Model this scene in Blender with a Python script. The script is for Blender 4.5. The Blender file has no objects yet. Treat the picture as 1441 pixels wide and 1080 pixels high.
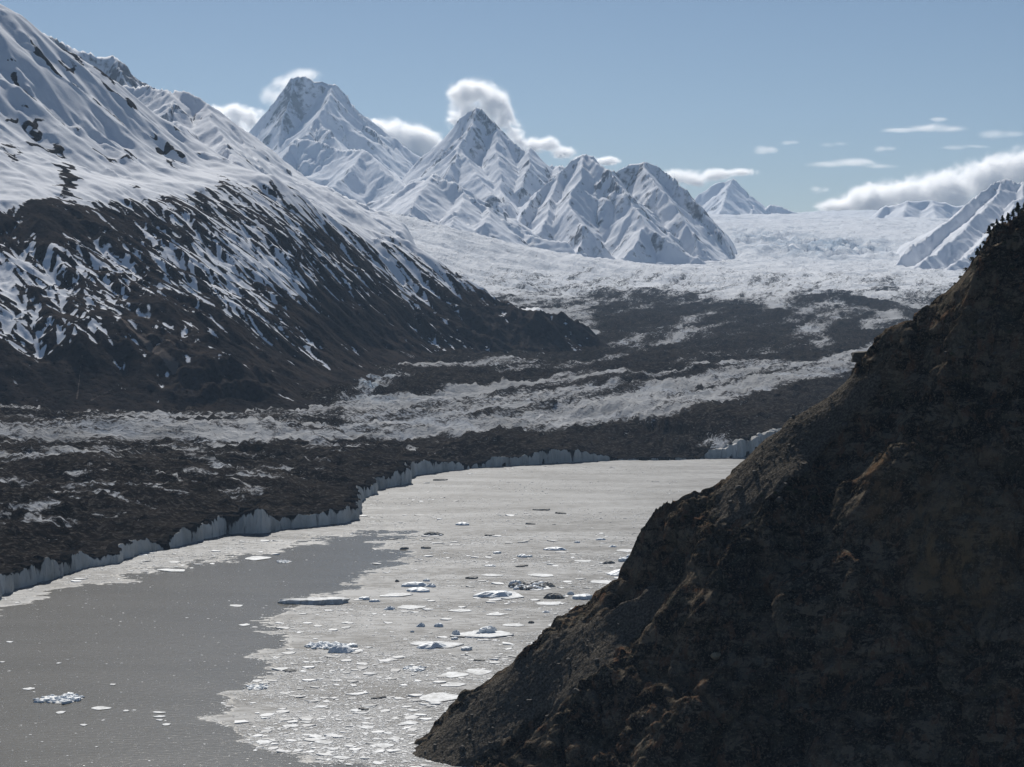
import bpy, bmesh, math, random
import numpy as np

# ------------------------------------------------------------------ scene, camera, sky, sun
scn = bpy.context.scene
COL = scn.collection
CAM_H = 330.0
FPX = 2914.0
PITCH = math.atan(140.0 / FPX)
cam = bpy.data.cameras.new('camera')
cam.sensor_width = 36.0
cam.lens = 36.0 * FPX / 1441.0
cam.clip_start = 1.0
cam.clip_end = 300000.0
camo = bpy.data.objects.new('camera', cam)
camo.location = (0, 0, CAM_H)
camo.rotation_euler = (math.pi / 2 - PITCH, 0, 0)
COL.objects.link(camo)
scn.camera = camo

SUN_EL = math.radians(37)
SUN_AZ = math.radians(-9)            # left of the viewing direction (+Y), ahead of the camera
world = bpy.data.worlds.new('World')
scn.world = world
world.use_nodes = True
wn = world.node_tree.nodes
wl = world.node_tree.links
wn.clear()
sky = wn.new('ShaderNodeTexSky')
sky.sky_type = 'NISHITA'
sky.sun_disc = False
sky.sun_elevation = SUN_EL
sky.sun_rotation = SUN_AZ
sky.altitude = 2200
sky.air_density = 1.0
sky.dust_density = 0.9
sky.ozone_density = 3.0
bg = wn.new('ShaderNodeBackground')
bg.inputs['Strength'].default_value = 0.049
wo = wn.new('ShaderNodeOutputWorld')
wl.new(sky.outputs[0], bg.inputs[0])
wl.new(bg.outputs[0], wo.inputs[0])

sun = bpy.data.lights.new('sun', 'SUN')
sun.energy = 5.0
sun.angle = math.radians(0.53)
sun.color = (1.0, 0.955, 0.89)
suno = bpy.data.objects.new('sun', sun)
suno.rotation_euler = (-(math.pi / 2 - SUN_EL), 0, -SUN_AZ)
suno.location = (0, 0, 3000)
COL.objects.link(suno)

scn.view_settings.view_transform = 'Standard'
scn.view_settings.look = 'None'
scn.view_settings.exposure = 0.08
scn.view_settings.gamma = 1.0
scn.view_settings.use_curve_mapping = False
scn.cycles.use_denoising = True
scn.cycles.max_bounces = 12
scn.cycles.diffuse_bounces = 3
scn.cycles.volume_bounces = 12
scn.cycles.volume_max_steps = 200
scn.cycles.volume_step_rate = 0.35
scn.cycles.sample_clamp_indirect = 4.0

rng = np.random.default_rng(11)
random.seed(5)

# ------------------------------------------------------------------ pixel -> place
CP, SP = math.cos(PITCH), math.sin(PITCH)


def ray(px, py):
    u = (np.asarray(px, float) - 720.5) / FPX
    v = (540.0 - np.asarray(py, float)) / FPX
    return u, CP + v * SP, -SP + v * CP


def W(px, py, Y):
    a, b, c = ray(px, py)
    t = np.asarray(Y, float) / b
    return np.stack(np.broadcast_arrays(a * t, np.asarray(Y, float), CAM_H + c * t), -1)


def on_water(px, py):
    a, b, c = ray(px, py)
    t = -CAM_H / c
    return a * t, b * t


def proj(x, y, z):
    dz = z - CAM_H
    d = y * CP - dz * SP
    h = y * SP + dz * CP
    return 720.5 + FPX * x / d, 540.0 - FPX * h / d


# ------------------------------------------------------------------ noise
def _h(ix, iy, s):
    h = (ix.astype(np.int64) * 374761393 + iy.astype(np.int64) * 668265263 + s * 2147483647 + 12345) & 0xFFFFFFFF
    h = ((h ^ (h >> 13)) * 1274126177) & 0xFFFFFFFF
    return (h ^ (h >> 16)) & 0xFFFFFFFF


def hash2(ix, iy, s):
    h = _h(ix, iy, s)
    return (h & 0xFFFF) / 65535.0, (h >> 16) / 65535.0


def perlin(x, y, s=0):
    ix, iy = np.floor(x), np.floor(y)
    fx, fy = x - ix, y - iy
    ix, iy = ix.astype(np.int64), iy.astype(np.int64)
    ux = fx * fx * fx * (fx * (fx * 6 - 15) + 10)
    uy = fy * fy * fy * (fy * (fy * 6 - 15) + 10)

    def g(dx, dy):
        a = (_h(ix + dx, iy + dy, s) & 0xFFFF) * (2 * math.pi / 65536)
        return np.cos(a) * (fx - dx) + np.sin(a) * (fy - dy)
    a = g(0, 0)
    b = g(1, 0)
    c = g(0, 1)
    d = g(1, 1)
    a = a + ux * (b - a)
    c = c + ux * (d - c)
    return 1.5 * (a + uy * (c - a))


def fbm(x, y, wl, oct=4, gain=0.5, s=0):
    r = 0
    a = 1.0
    f = 1.0 / wl
    for o in range(oct):
        r = r + a * perlin(x * f + 17.3 * o, y * f - 9.1 * o, s + o)
        a *= gain
        f *= 2.03
    return r


def ridged(x, y, wl, oct=4, gain=0.5, s=0):
    r = 0
    a = 1.0
    f = 1.0 / wl
    w = 1.0
    for o in range(oct):
        n = (1 - np.abs(perlin(x * f + 7.7 * o, y * f + 3.3 * o, s + o))) ** 2
        r = r + a * n * w
        w = np.clip(n * 1.4, 0, 1)
        a *= gain
        f *= 2.07
    return r


def sstep(a, b, x):
    t = np.clip((x - a) / (b - a), 0, 1)
    return t * t * (3 - 2 * t)


def grad2(X, Y, Z):
    Xi, Xj = np.gradient(X)
    Yi, Yj = np.gradient(Y)
    Zi, Zj = np.gradient(Z)
    det = Xi * Yj - Xj * Yi
    det = np.where(np.abs(det) < 1e-9, 1e-9, det)
    return (Zi * Yj - Zj * Yi) / det, (Zj * Xi - Zi * Xj) / det


def erode(X, Y, Z, wl, strength=0.12, octs=4, sharp=0.6, seed=3, lac=2.0, gain=0.55, smin=0.05, smax=0.6, tilt=(0, 0)):
    """branching gullies that run down the slope: oriented cell waves, each octave following the slope the last one left"""
    gx, gy = grad2(X, Y, Z)
    gx = gx + tilt[0]
    gy = gy + tilt[1]
    Z = Z.copy()
    gul = np.zeros_like(Z)
    amp = strength * wl
    k = 1.0
    for o in range(octs):
        f = 1.0 / wl
        m = np.hypot(gx, gy) + 1e-6
        sx, sy = -gy / m, gx / m
        fade = sstep(smin, smax, m)
        px, py = X * f, Y * f
        cx, cy = np.floor(px), np.floor(py)
        c = np.zeros_like(Z)
        s = np.zeros_like(Z)
        for i in (-1, 0, 1):
            for j in (-1, 0, 1):
                rx, ry = hash2(cx + i, cy + j, seed + o * 31)
                vx = px - (cx + i + 0.1 + 0.8 * rx)
                vy = py - (cy + j + 0.1 + 0.8 * ry)
                w = np.maximum(np.exp(-2.0 * (vx * vx + vy * vy)) - 0.011, 0)
                ph = (vx * sx + vy * sy) * 2 * math.pi
                c += np.cos(ph) * w
                s += np.sin(ph) * w
        mag = np.hypot(c, s)
        nm = np.maximum(mag, 0.12)
        c /= nm
        s /= nm
        shp = 1 - 2 * np.sqrt(np.clip((1 - c) * 0.5, 0, 1))
        val = sharp * shp + (1 - sharp) * c
        Z += amp * fade * val
        gul += k * fade * val
        d = -s * amp * fade * 2 * math.pi * f * 0.8
        gx = gx + d * sx
        gy = gy + d * sy
        wl /= lac
        amp *= gain
        k *= 0.65
    return Z, gul


def blocks(u, v, wl, s):
    """joint blocks: every cell of broken rock stands in or out and leans its own way"""
    u = u / wl
    v = v / wl
    cu, cv = np.floor(u), np.floor(v)
    best = np.full(u.shape, 9.0)
    sec = np.full(u.shape, 9.0)
    val = np.zeros(u.shape)
    for i in (-1, 0, 1):
        for j in (-1, 0, 1):
            rx, ry = hash2(cu + i, cv + j, s)
            a_, b_ = hash2(cu + i, cv + j, s + 77)
            du, dv_ = u - (cu + i + rx), v - (cv + j + ry)
            d = du * du + dv_ * dv_
            m = d < best
            sec = np.where(m, best, np.minimum(sec, d))
            val = np.where(m, (a_ - 0.5) + 0.9 * (b_ - 0.5) * du + 0.9 * (rx - 0.5) * dv_, val)
            best = np.where(m, d, best)
    return val - 0.6 * (1 - sstep(0.0, 0.14, np.sqrt(sec) - np.sqrt(best)))


def rbf(P, V, c, smooth=0.0):
    """smooth surface through picked places (multiquadric)"""
    P = np.asarray(P, float)
    V = np.asarray(V, float)
    n = len(P)
    D = np.sqrt(((P[:, None] - P[None]) ** 2).sum(-1) + c * c)
    A = np.zeros((n + 3, n + 3))
    A[:n, :n] = D + smooth * np.eye(n)
    A[:n, n] = 1
    A[:n, n + 1:] = P
    A[n, :n] = 1
    A[n + 1:, :n] = P.T
    b = np.zeros(n + 3)
    b[:n] = V
    w = np.linalg.solve(A, b)

    def f(x, y):
        r = w[n] + w[n + 1] * x + w[n + 2] * y
        for k in range(n):
            r = r + w[k] * np.sqrt((x - P[k, 0]) ** 2 + (y - P[k, 1]) ** 2 + c * c)
        return r
    return f


def fan(px0, px1, nc, Y0, Y1, nr):
    t = (np.linspace(px0, px1, nc) - 720.5) / FPX
    y = np.geomspace(Y0, Y1, nr)
    return np.meshgrid(t, y)[0] * y[:, None], np.repeat(y[:, None], nc, 1)


# ------------------------------------------------------------------ mesh helpers
def raw_mesh(name, verts, quads, smooth=True, attrs=None):
    me = bpy.data.meshes.new(name)
    verts = np.ascontiguousarray(verts, np.float32)
    quads = np.ascontiguousarray(quads, np.int32)
    k = quads.shape[1]
    me.vertices.add(len(verts))
    me.vertices.foreach_set('co', verts.ravel())
    me.loops.add(quads.size)
    me.loops.foreach_set('vertex_index', quads.ravel())
    me.polygons.add(len(quads))
    me.polygons.foreach_set('loop_start', np.arange(0, quads.size, k, dtype=np.int32))
    try:
        me.polygons.foreach_set('loop_total', np.full(len(quads), k, np.int32))
    except Exception:
        pass
    me.polygons.foreach_set('use_smooth', np.full(len(quads), smooth, bool))
    for a, v in (attrs or {}).items():
        at = me.attributes.new(a, 'FLOAT', 'POINT')
        at.data.foreach_set('value', np.ascontiguousarray(v, np.float32).ravel())
    me.update(calc_edges=True)
    return me


def link(name, me, mat=None, parent=None):
    o = bpy.data.objects.new(name, me)
    COL.objects.link(o)
    if mat is not None and me is not None and len(me.materials) == 0:
        me.materials.append(mat)
    if parent is not None:
        o.parent = parent
    return o


def grid_quads(nr, nc):
    i = np.arange(nr * nc).reshape(nr, nc)
    return np.stack([i[:-1, :-1], i[:-1, 1:], i[1:, 1:], i[1:, :-1]], -1).reshape(-1, 4)


def grid_obj(name, X, Y, Z, mat, attrs=None, keep=None, smooth=True):
    nr, nc = Z.shape
    q = grid_quads(nr, nc)
    v = np.stack([X, Y, Z], -1).reshape(-1, 3)
    if keep is not None:
        k = keep.ravel()
        q = q[k[q].any(1)]
        used = np.zeros(len(v), bool)
        used[q.ravel()] = True
        idx = np.cumsum(used) - 1
        q = idx[q]
        v = v[used]
        attrs = {a: b.ravel()[used] for a, b in (attrs or {}).items()}
    return link(name, raw_mesh(name, v, q, smooth, attrs), mat)


def structure(o, label=None):
    o['kind'] = 'structure'
    if label:
        o['label'] = label
    return o


def tag(o, label, cat, group=None):
    o['label'] = label
    o['category'] = cat
    if group:
        o['group'] = group
    return o


# ------------------------------------------------------------------ materials
class N:
    def __init__(self, name):
        self.m = bpy.data.materials.new(name)
        self.m.use_nodes = True
        self.t = self.m.node_tree
        self.t.nodes.clear()
        self.out = self.t.nodes.new('ShaderNodeOutputMaterial')
        self.geo = None

    def n(self, typ, ins=None, **props):
        nd = self.t.nodes.new('ShaderNode' + typ)
        for k, v in props.items():
            setattr(nd, k, v)
        for k, v in (ins or {}).items():
            sock = nd.inputs[k]
            if hasattr(v, 'is_linked') or isinstance(v, bpy.types.NodeSocket):
                self.t.links.new(v, sock)
            else:
                sock.default_value = v
        return nd

    def pos(self, scale=(1, 1, 1), rot=(0, 0, 0)):
        if self.geo is None:
            self.geo = self.n('NewGeometry')
        return self.n('Mapping', {'Vector': self.geo.outputs['Position'], 'Scale': scale, 'Rotation': rot}).outputs[0]

    def noise(self, wl, detail=4, rough=0.55, vec=None, dist=0.0):
        v = vec if vec is not None else self.pos()
        nd = self.n('TexNoise', {'Vector': v, 'Scale': 1.0 / wl, 'Detail': float(detail), 'Roughness': rough, 'Distortion': dist})
        return nd.outputs[0]

    def math(self, op, a, b=0.0, c=0.0, clamp=False):
        nd = self.t.nodes.new('ShaderNodeMath')
        nd.operation = op
        nd.use_clamp = clamp
        for k, v in enumerate((a, b, c)):
            if isinstance(v, bpy.types.NodeSocket):
                self.t.links.new(v, nd.inputs[k])
            else:
                nd.inputs[k].default_value = v
        return nd.outputs[0]

    def attr(self, name):
        return self.n('Attribute', attribute_name=name).outputs['Fac']

    def ss(self, x, a, b):
        nd = self.n('MapRange', {'Value': x, 'From Min': a, 'From Max': b, 'To Min': 0.0, 'To Max': 1.0}, interpolation_type='SMOOTHSTEP')
        return nd.outputs[0]

    def mix(self, f, a, b):
        nd = self.t.nodes.new('ShaderNodeMix')
        nd.data_type = 'RGBA'
        for k, v in ((0, f), (6, a), (7, b)):
            if isinstance(v, bpy.types.NodeSocket):
                self.t.links.new(v, nd.inputs[k])
            elif k == 0:
                nd.inputs[k].default_value = v
            else:
                nd.inputs[k].default_value = (*v, 1.0)
        return nd.outputs[2]

    def bump(self, h, dist, strength=1.0, normal=None):
        ins = {'Height': h, 'Distance': dist, 'Strength': strength}
        if normal is not None:
            ins['Normal'] = normal
        return self.n('Bump', ins).outputs[0]

    def surf(self, color, rough=0.9, normal=None, spec=0.3, ior=1.45):
        ins = {'Roughness': rough, 'Specular IOR Level': spec, 'IOR': ior}
        ins['Base Color'] = color if isinstance(color, bpy.types.NodeSocket) else (*color, 1.0)
        if normal is not None:
            ins['Normal'] = normal
        b = self.n('BsdfPrincipled', ins)
        self.t.links.new(b.outputs[0], self.out.inputs[0])
        return self.m


SNOW = (0.84, 0.86, 0.89)


def alpine_mat(name, wl, rock_a, rock_b, bump=1.0, lo=0.42, hi=0.58, spread=0.5, snowcalm=0.85, chute=False):
    m = N(name)
    s = m.attr('snow')
    n1 = m.noise(wl, 5, 0.62)
    n2 = m.noise(wl * 6, 3, 0.5)
    v = m.math('ADD', s, m.math('MULTIPLY', m.math('SUBTRACT', n1, 0.5), spread))
    f = m.ss(v, lo, hi)
    rock = m.mix(m.ss(n2, 0.35, 0.65), rock_a, rock_b)
    rock = m.mix(m.ss(n1, 0.5, 0.66), rock, tuple(1.8 * c for c in rock_a))
    rock = m.mix(m.ss(n1, 0.46, 0.34), rock, tuple(0.5 * c for c in rock_a))
    if chute:
        rock = m.mix(m.ss(m.math('ADD', m.attr('chute'), m.math('MULTIPLY', m.math('SUBTRACT', n1, 0.5), 0.8)), 0.45, 0.7), rock, (0.15, 0.125, 0.108))
    snow = m.mix(m.ss(n2, 0.3, 0.7), SNOW, (0.78, 0.80, 0.84))
    col = m.mix(f, rock, snow)
    nb = m.bump(m.math('MULTIPLY', n1, m.math('SUBTRACT', 1.0, m.math('MULTIPLY', f, snowcalm))), wl * 0.45 * bump, 0.85)
    return m.surf(col, 1.0, nb, 0.0)


M_near = alpine_mat('moraine_slope_and_snow', 11, (0.024, 0.022, 0.022), (0.052, 0.043, 0.038), 1.2, 0.44, 0.55, 0.34, 0.85, True)
M_far = alpine_mat('alpine_rock_and_snow', 60, (0.10, 0.10, 0.11), (0.16, 0.155, 0.16), 0.6, 0.36, 0.66, 0.9)

# ------------------------------------------------------------------ ground sheet under everything
M_silt = N('silt').surf((0.12, 0.115, 0.105), 0.9)
gv = [(-29900, -9900, -29), (29900, -9900, -29), (29900, 36900, -29), (-29900, 36900, -29)]
structure(link('ground', raw_mesh('ground', gv, [[0, 1, 2, 3]], False), M_silt))

# ------------------------------------------------------------------ glacier: shape
MARGIN_PX = [(-420, 985), (-250, 915), (-120, 872), (0, 838), (60, 819), (120, 801), (165, 792), (200, 779), (232, 774), (260, 765), (320, 753), (372, 751),
             (400, 744), (450, 741), (480, 737), (503, 731), (505, 714), (512, 702), (530, 690), (556, 684), (578, 680), (579, 671), (600, 667), (640, 662),
             (700, 657), (780, 652), (868, 648), (940, 648), (1000, 645.5), (1040, 644), (1090, 641), (1160, 636), (1260, 632), (1420, 628), (1600, 624)]
mx, my = on_water([p[0] for p in MARGIN_PX], [p[1] for p in MARGIN_PX])
MAR = np.stack([mx, my], -1)


def resample(P, step):
    d = np.r_[0, np.cumsum(np.hypot(*np.diff(P, axis=0).T))]
    n = int(d[-1] / step)
    s = np.linspace(0, d[-1], n)
    return np.stack([np.interp(s, d, P[:, 0]), np.interp(s, d, P[:, 1])], -1), s


MARF, MARS = resample(MAR, 3.0)
# scalloped calving line
tn = np.gradient(MARF, axis=0)
tn /= np.hypot(*tn.T)[:, None]
nrm = np.stack([-tn[:, 1], tn[:, 0]], -1)          # towards the glacier
off = 9 * fbm(MARS, MARS * 0 + 3.7, 120, 3, 0.55, 71) + 3.0 * np.abs(fbm(MARS, MARS * 0, 26, 2, 0.5, 72))
MARF = MARF + nrm * off[:, None]


def margin_sd(x, y):
    """metres inside the glacier from the calving line (negative over the lake)"""
    sh = x.shape
    x = x.ravel()
    y = y.ravel()
    P = MARF[::8]
    best = np.full(x.shape, 1e18)
    idx = np.zeros(x.shape, np.int32)
    for k in range(len(P)):
        d = (x - P[k, 0]) ** 2 + (y - P[k, 1]) ** 2
        m = d < best
        best[m] = d[m]
        idx[m] = k
    A = P[np.clip(idx, 1, len(P) - 2) - 1]
    B = P[np.clip(idx, 1, len(P) - 2) + 1]
    C = P[np.clip(idx, 1, len(P) - 2)]
    t = B - A
    t /= np.hypot(t[:, 0], t[:, 1])[:, None]
    far = np.sqrt(best)
    perp = -(x - C[:, 0]) * t[:, 1] + (y - C[:, 1]) * t[:, 0]
    sd = np.where(far < 60, perp, np.sign(perp) * far)
    return sd.reshape(sh), np.minimum(idx * 8, len(MARF) - 1).reshape(sh)


GP = [  # px, py, Y : the ice surface at rest, before hummocks
    (-300, 640, 2900), (-300, 585, 3900), (0, 640, 3000), (0, 600, 3600), (0, 574, 4050), (130, 574, 4100), (250, 577, 4150), (370, 577, 4250), (300, 640, 3050),
    (300, 600, 3650), (480, 545, 4700), (500, 600, 3750), (560, 520, 5250), (640, 503, 5950), (720, 500, 6250), (830, 490, 6700), (700, 590, 4100), (700, 550, 4900),
    (900, 590, 4150), (900, 540, 5100), (900, 490, 6900), (900, 440, 9400), (850, 455, 8400), (900, 415, 11200), (1100, 590, 4200), (1100, 540, 5150), (1100, 490, 6900), (1100, 440, 9400),
    (1100, 415, 11200), (1100, 395, 13000), (1300, 540, 5200), (1300, 480, 7200), (1300, 420, 10800), (1300, 400, 12700), (1500, 540, 5200), (1500, 480, 7200), (1500, 420, 10800), (1500, 396, 13000),
    (900, 395, 13000), (1050, 372, 16800), (1150, 368, 18000), (1250, 372, 17500), (1350, 378, 16800), (1500, 378, 16800), (1150, 340, 20500), (1080, 335, 20800), (1250, 338, 20600), (1150, 325, 23500), (1060, 322, 23500),
    (1250, 318, 23500), (1150, 303, 29000), (1050, 306, 29000), (1250, 303, 29000), (1400, 305, 29000), (1150, 302, 34500), (1300, 302, 34500), (1000, 304, 34500),
    (960, 372, 16500), (850, 368, 16000), (760, 360, 15500), (720, 352, 15500), (660, 338, 15200), (600, 318, 14500), (540, 300, 14000), (650, 362, 12500), (700, 392, 11200), (720, 412, 10300), (590, 345, 11800),
    (800, 395, 12500), (780, 430, 9400), (640, 400, 9800), (500, 330, 11500)]
gp = np.array([W(*p) for p in GP])
glac_f = rbf(gp[:, :2] / 1000, gp[:, 2], 0.35, 0.0)
CLIFF_TOP = np.array([(-420, 26), (0, 20), (70, 21), (120, 16), (150, 13), (200, 19), (232, 9), (260, 18), (320, 24), (372, 26), (392, 14), (410, 22), (440, 14), (480, 21), (503, 20), (520, 15), (560, 26), (579, 26), (600, 22), (640, 14), (665, 8), (700, 16), (740, 25), (770, 26), (800, 21), (830, 17), (868, 5), (940, 3.5), (985, 6), (1003, 13), (1030, 24), (1060, 34), (1090, 42), (1160, 44), (1600, 40)], float)


CS = MARS
CL = MARF
cpx, cpy = proj(CL[:, 0], CL[:, 1], np.zeros(len(CL)))
top = np.interp(cpx, CLIFF_TOP[:, 0], CLIFF_TOP[:, 1])
top = top * (1 + 0.30 * fbm(CS, CS * 0 + 8, 70, 4, 0.65, 81)) + 2.0 * fbm(CS, CS * 0, 13, 2, 0.5, 83) + 4.0 * fbm(CS, CS * 0 + 5, 47, 2, 0.5, 85)
top = np.maximum(top, 2.5)
serac = sstep(985, 1030, cpx)
top = top + serac * 9 * np.abs(fbm(CS, CS * 0 + 2, 22, 3, 0.6, 88))
TOPS = np.convolve(np.pad(top, 8, 'edge'), np.ones(17) / 17, 'valid')


def ice_base(x, y, sd, si):
    z = glac_f(x / 1000, y / 1000)
    front = np.where(sd < 40, top[si] * 0.5 + TOPS[si] * 0.5, TOPS[si])
    k = sstep(0, 1, np.clip(sd / 620.0, 0, 1))
    rise = front + 22 * sstep(0, 160, sd) * np.clip(front / 24.0, 0.3, 1)
    return rise + (np.maximum(z, rise) - rise) * k


GX, GY = fan(-260, 1560, 700, 2000, 35500, 600)
SD, SI = margin_sd(GX, GY)
GB = ice_base(GX, GY, SD, SI)
gpx, gpy = proj(GX, GY, GB)


# ------------------------------------------------------------------ glacier: debris bands (medial moraines)
def band(px, py, rows, soft=5):
    r = np.array(rows, float)
    t = np.interp(px, r[:, 0], r[:, 1])
    b = np.interp(px, r[:, 0], r[:, 2])
    ends = sstep(r[0, 0] - 25, r[0, 0], px) * (1 - sstep(r[-1, 0], r[-1, 0] + 12, px))
    return sstep(t - soft, t + soft, py) * (1 - sstep(b - soft, b + soft, py)) * ends


def blob(px, py, x, y, rx, ry, tilt=0.0):
    dx = px - x
    dy = py - y - tilt * dx
    return np.exp(-((dx / rx) ** 2 + (dy / ry) ** 2))


wx = fbm(GX, GY, 420, 3, 0.5, 5)
wy = fbm(GX, GY, 420, 3, 0.5, 9)
shr = np.clip(4000 / GY, 0.2, 1.2)
qx = gpx + 22 * wx * shr
qy = gpy + 7 * wy * shr
D = np.zeros_like(GX)
D = np.maximum(D, band(qx, qy, [(-300, 650, 960), (0, 640, 850), (100, 638, 825), (200, 632, 800), (300, 626, 775), (400, 618, 760), (500, 610, 748), (600, 602, 700), (700, 598, 670), (800, 594, 665),
                                (900, 583, 660), (1000, 566, 660), (1100, 546, 660), (1200, 524, 640), (1300, 506, 600), (1560, 480, 600)], 9))
D = np.maximum(D, 0.93 * band(qx, qy, [(395, 545, 572), (520, 498, 560), (600, 498, 551), (640, 496, 545), (700, 490, 538), (823, 478, 522), (870, 440, 520), (915, 430, 527), (960, 424, 522), (1010, 422, 514), (1050, 427, 512),
                                       (1100, 434, 508), (1150, 444, 502), (1200, 452, 494), (1235, 462, 482)], 6))
D = np.maximum(D, 0.85 * band(qx, qy, [(660, 556, 566), (732, 543, 558), (823, 532, 546), (880, 528, 536), (940, 526, 532)], 4))
D = np.maximum(D, 0.75 * band(qx, qy, [(845, 408, 470), (900, 408, 440), (960, 412, 432), (1010, 415, 430)], 12))
D = np.maximum(D, 0.85 * band(qx, qy, [(1132, 417, 425), (1180, 413, 426), (1220, 420, 432), (1260, 428, 442), (1300, 438, 452)], 3))
D = np.maximum(D, 0.7 * band(qx, qy, [(1190, 412, 418), (1230, 406, 412), (1265, 403, 410)], 3))
D = np.maximum(D, 0.5 * band(qx, qy, [(1150, 432, 452), (1220, 436, 462), (1290, 446, 462)], 6))
D = np.maximum(D, 0.55 * band(qx, qy, [(-300, 575, 640), (0, 572, 640), (200, 574, 632), (380, 574, 620), (470, 570, 612)], 6))
D = D * (1 - 0.55 * blob(qx, qy, 983, 458, 38, 13, -0.30)) * (1 - 0.85 * blob(qx, qy, 1146, 470, 26, 18, 0.5)) * (1 - 0.5 * blob(qx, qy, 880, 482, 55, 7, -0.35))
D = D * (1 - 0.9 * blob(qx, qy, 520, 545, 34, 13, -0.3)) * (1 - 0.75 * blob(qx, qy, 1015, 628, 22, 12))
D = D * (1 - 0.55 * band(qx, qy, [(560, 512, 517), (640, 508, 513), (760, 507, 511), (823, 504, 509), (880, 493, 500), (930, 478, 486), (962, 466, 474)], 2.5)) * (1 - 0.35 * band(qx, qy, [(700, 522, 526), (850, 514, 518), (1000, 500, 504), (1100, 490, 494), (1180, 478, 482)], 2.5))
D = np.maximum(D, 0.42 * sstep(395, 425, qy) * (1 - sstep(425, 470, qy)))
D = np.maximum(D, 0.22 * sstep(370, 400, qy) * (qy < 470))
D = np.maximum(D, 0.27 * (qy > 500))
# flow coordinates: metres along and across the ice stream
FLOW = np.array([W(*p)[:2] for p in [(1330, 425, 10500), (1330, 440, 9300), (1310, 462, 8000), (1270, 484, 7000), (1190, 503, 6300), (1052, 526, 5500), (915, 553, 4800), (777, 572, 4450), (640, 586, 4150), (500, 597, 3850), (300, 606, 3600), (0, 612, 3480), (-300, 618, 3350)]])
FLP, FLS = resample(FLOW, 30)
kk_ = np.hanning(61)
kk_ /= kk_.sum()
FLP = np.stack([np.convolve(np.pad(FLP[:, j], 30, mode='reflect', reflect_type='odd'), kk_, 'valid') for j in (0, 1)], -1)[::3]
FLS = FLS[::3]
fbest = np.full(GX.shape, 1e18)
fs = np.zeros(GX.shape)
fc = np.zeros(GX.shape)
ft = np.gradient(FLP, axis=0)
ft /= np.hypot(*ft.T)[:, None]
for k in range(len(FLP)):
    dx, dy = GX - FLP[k, 0], GY - FLP[k, 1]
    d = dx * dx + dy * dy
    m = d < fbest
    fbest[m] = d[m]
    al = dx[m] * ft[k, 0] + dy[m] * ft[k, 1]
    fs[m] = FLS[k] + al
    fc[m] = -(dx[m] * ft[k, 1] - dy[m] * ft[k, 0])
fw = 45 * fbm(GX, GY, 500, 3, 0.5, 36)
fc = fc + fw
streak = 1.2 * fbm(fs * 0.055, fc, 100, 4, 0.62, 31) + 0.5 * fbm(fs * 0.16, fc, 30, 3, 0.6, 33)
deb = 1.05 * D + 0.40 * streak * (0.42 + np.clip(D * (1.0 - D), 0, 1) * 2.6)
front_zone = sstep(700, 100, SD) * (qx < 620)
patch = ridged(GX + 60 * wx, GY * 1.6, 150, 4, 0.55, 44)
deb = deb - front_zone * sstep(1.06, 1.42, patch) * 0.8 * sstep(40, 160, SD)

# ------------------------------------------------------------------ glacier: hummocks, crevasses
sc = np.clip(GY / 4500, 0.6, 4)
chop = ridged(fs * 0.55 + 35 * wx, fc * 1.15 + 25 * wy, 80, 4, 0.55, 21) - 1.0
ridge_l = fbm(fs * 0.07, fc, 150, 3, 0.55, 37)
big = fbm(GX, GY, 330, 3, 0.5, 51)
calm = 0.75 + 0.25 * (1 - sstep(0.7, 1.0, D))
fall = np.clip(blob(gpx, gpy, 1165, 350, 95, 13) + 0.6 * blob(gpx, gpy, 1060, 335, 60, 10) + 0.8 * blob(gpx, gpy, 520, 545, 40, 16), 0, 1)
GZ = GB + 9 * ridge_l * np.clip(SD / 200, 0.05, 1) * (1 - sstep(8000, 11000, GY)) + 8.5 * chop * calm * np.clip(SD / 90, 0.12, 1) + 11 * big * np.clip(SD / 300, 0.05, 1)
GZ = GZ + 5.0 * (ridged(GX, GY, 38, 3, 0.55, 25) - 1) * np.clip(SD / 60, 0.1, 1) * (GY < 9000)
far = sstep(8500, 12000, GY)
chop2 = ridged(GX * 0.6, GY, 260, 4, 0.55, 61) - 1.0
GZ = GZ + far * (17 * chop2 + 85 * fall * chop2) + 16 * fall * (1 - far) * chop
GZ = GZ + 14 * sstep(0.6, 1.0, band(qx, qy, [(1132, 417, 425), (1180, 413, 426), (1220, 420, 432), (1260, 428, 442), (1300, 438, 452)], 5))
GZ = GZ + sstep(21000, 25000, GY) * 70 * fbm(GX, GY, 3800, 3, 0.5, 66)
GZ = np.where(SD < 7, np.minimum(GZ, GB * 0.0 - 12), GZ)

mg = N('glacier_ice_and_debris')
da = mg.attr('debris')
fvec = mg.n('CombineXYZ', {'X': mg.math('MULTIPLY', mg.attr('flow_along'), 0.30), 'Y': mg.attr('flow_across'), 'Z': 0.0}).outputs[0]
nA = mg.noise(17, 6, 0.68, fvec)
nB = mg.noise(7, 3, 0.6)
nC = mg.noise(160, 3, 0.5)
dv = mg.math('ADD', da, mg.math('MULTIPLY', mg.math('SUBTRACT', nA, 0.5), 1.7))
dv = mg.math('ADD', dv, mg.math('MULTIPLY', mg.math('SUBTRACT', nB, 0.5), 1.7))
df = mg.ss(dv, 0.16, 0.66)
ice = mg.mix(mg.ss(nC, 0.3, 0.7), (0.44, 0.45, 0.465), (0.31, 0.315, 0.32))
ice = mg.mix(mg.attr('clean'), ice, (0.83, 0.85, 0.88))
nD = mg.noise(130, 5, 0.65, mg.pos((0.5, 0.9, 1)))
ice = mg.mix(mg.math('MULTIPLY', mg.ss(nD, 0.5, 0.64), 0.55), ice, (0.42, 0.46, 0.52))
ice = mg.mix(mg.math('MULTIPLY', mg.attr('blue'), mg.ss(nD, 0.35, 0.6)), ice, (0.36, 0.45, 0.55))
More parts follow.
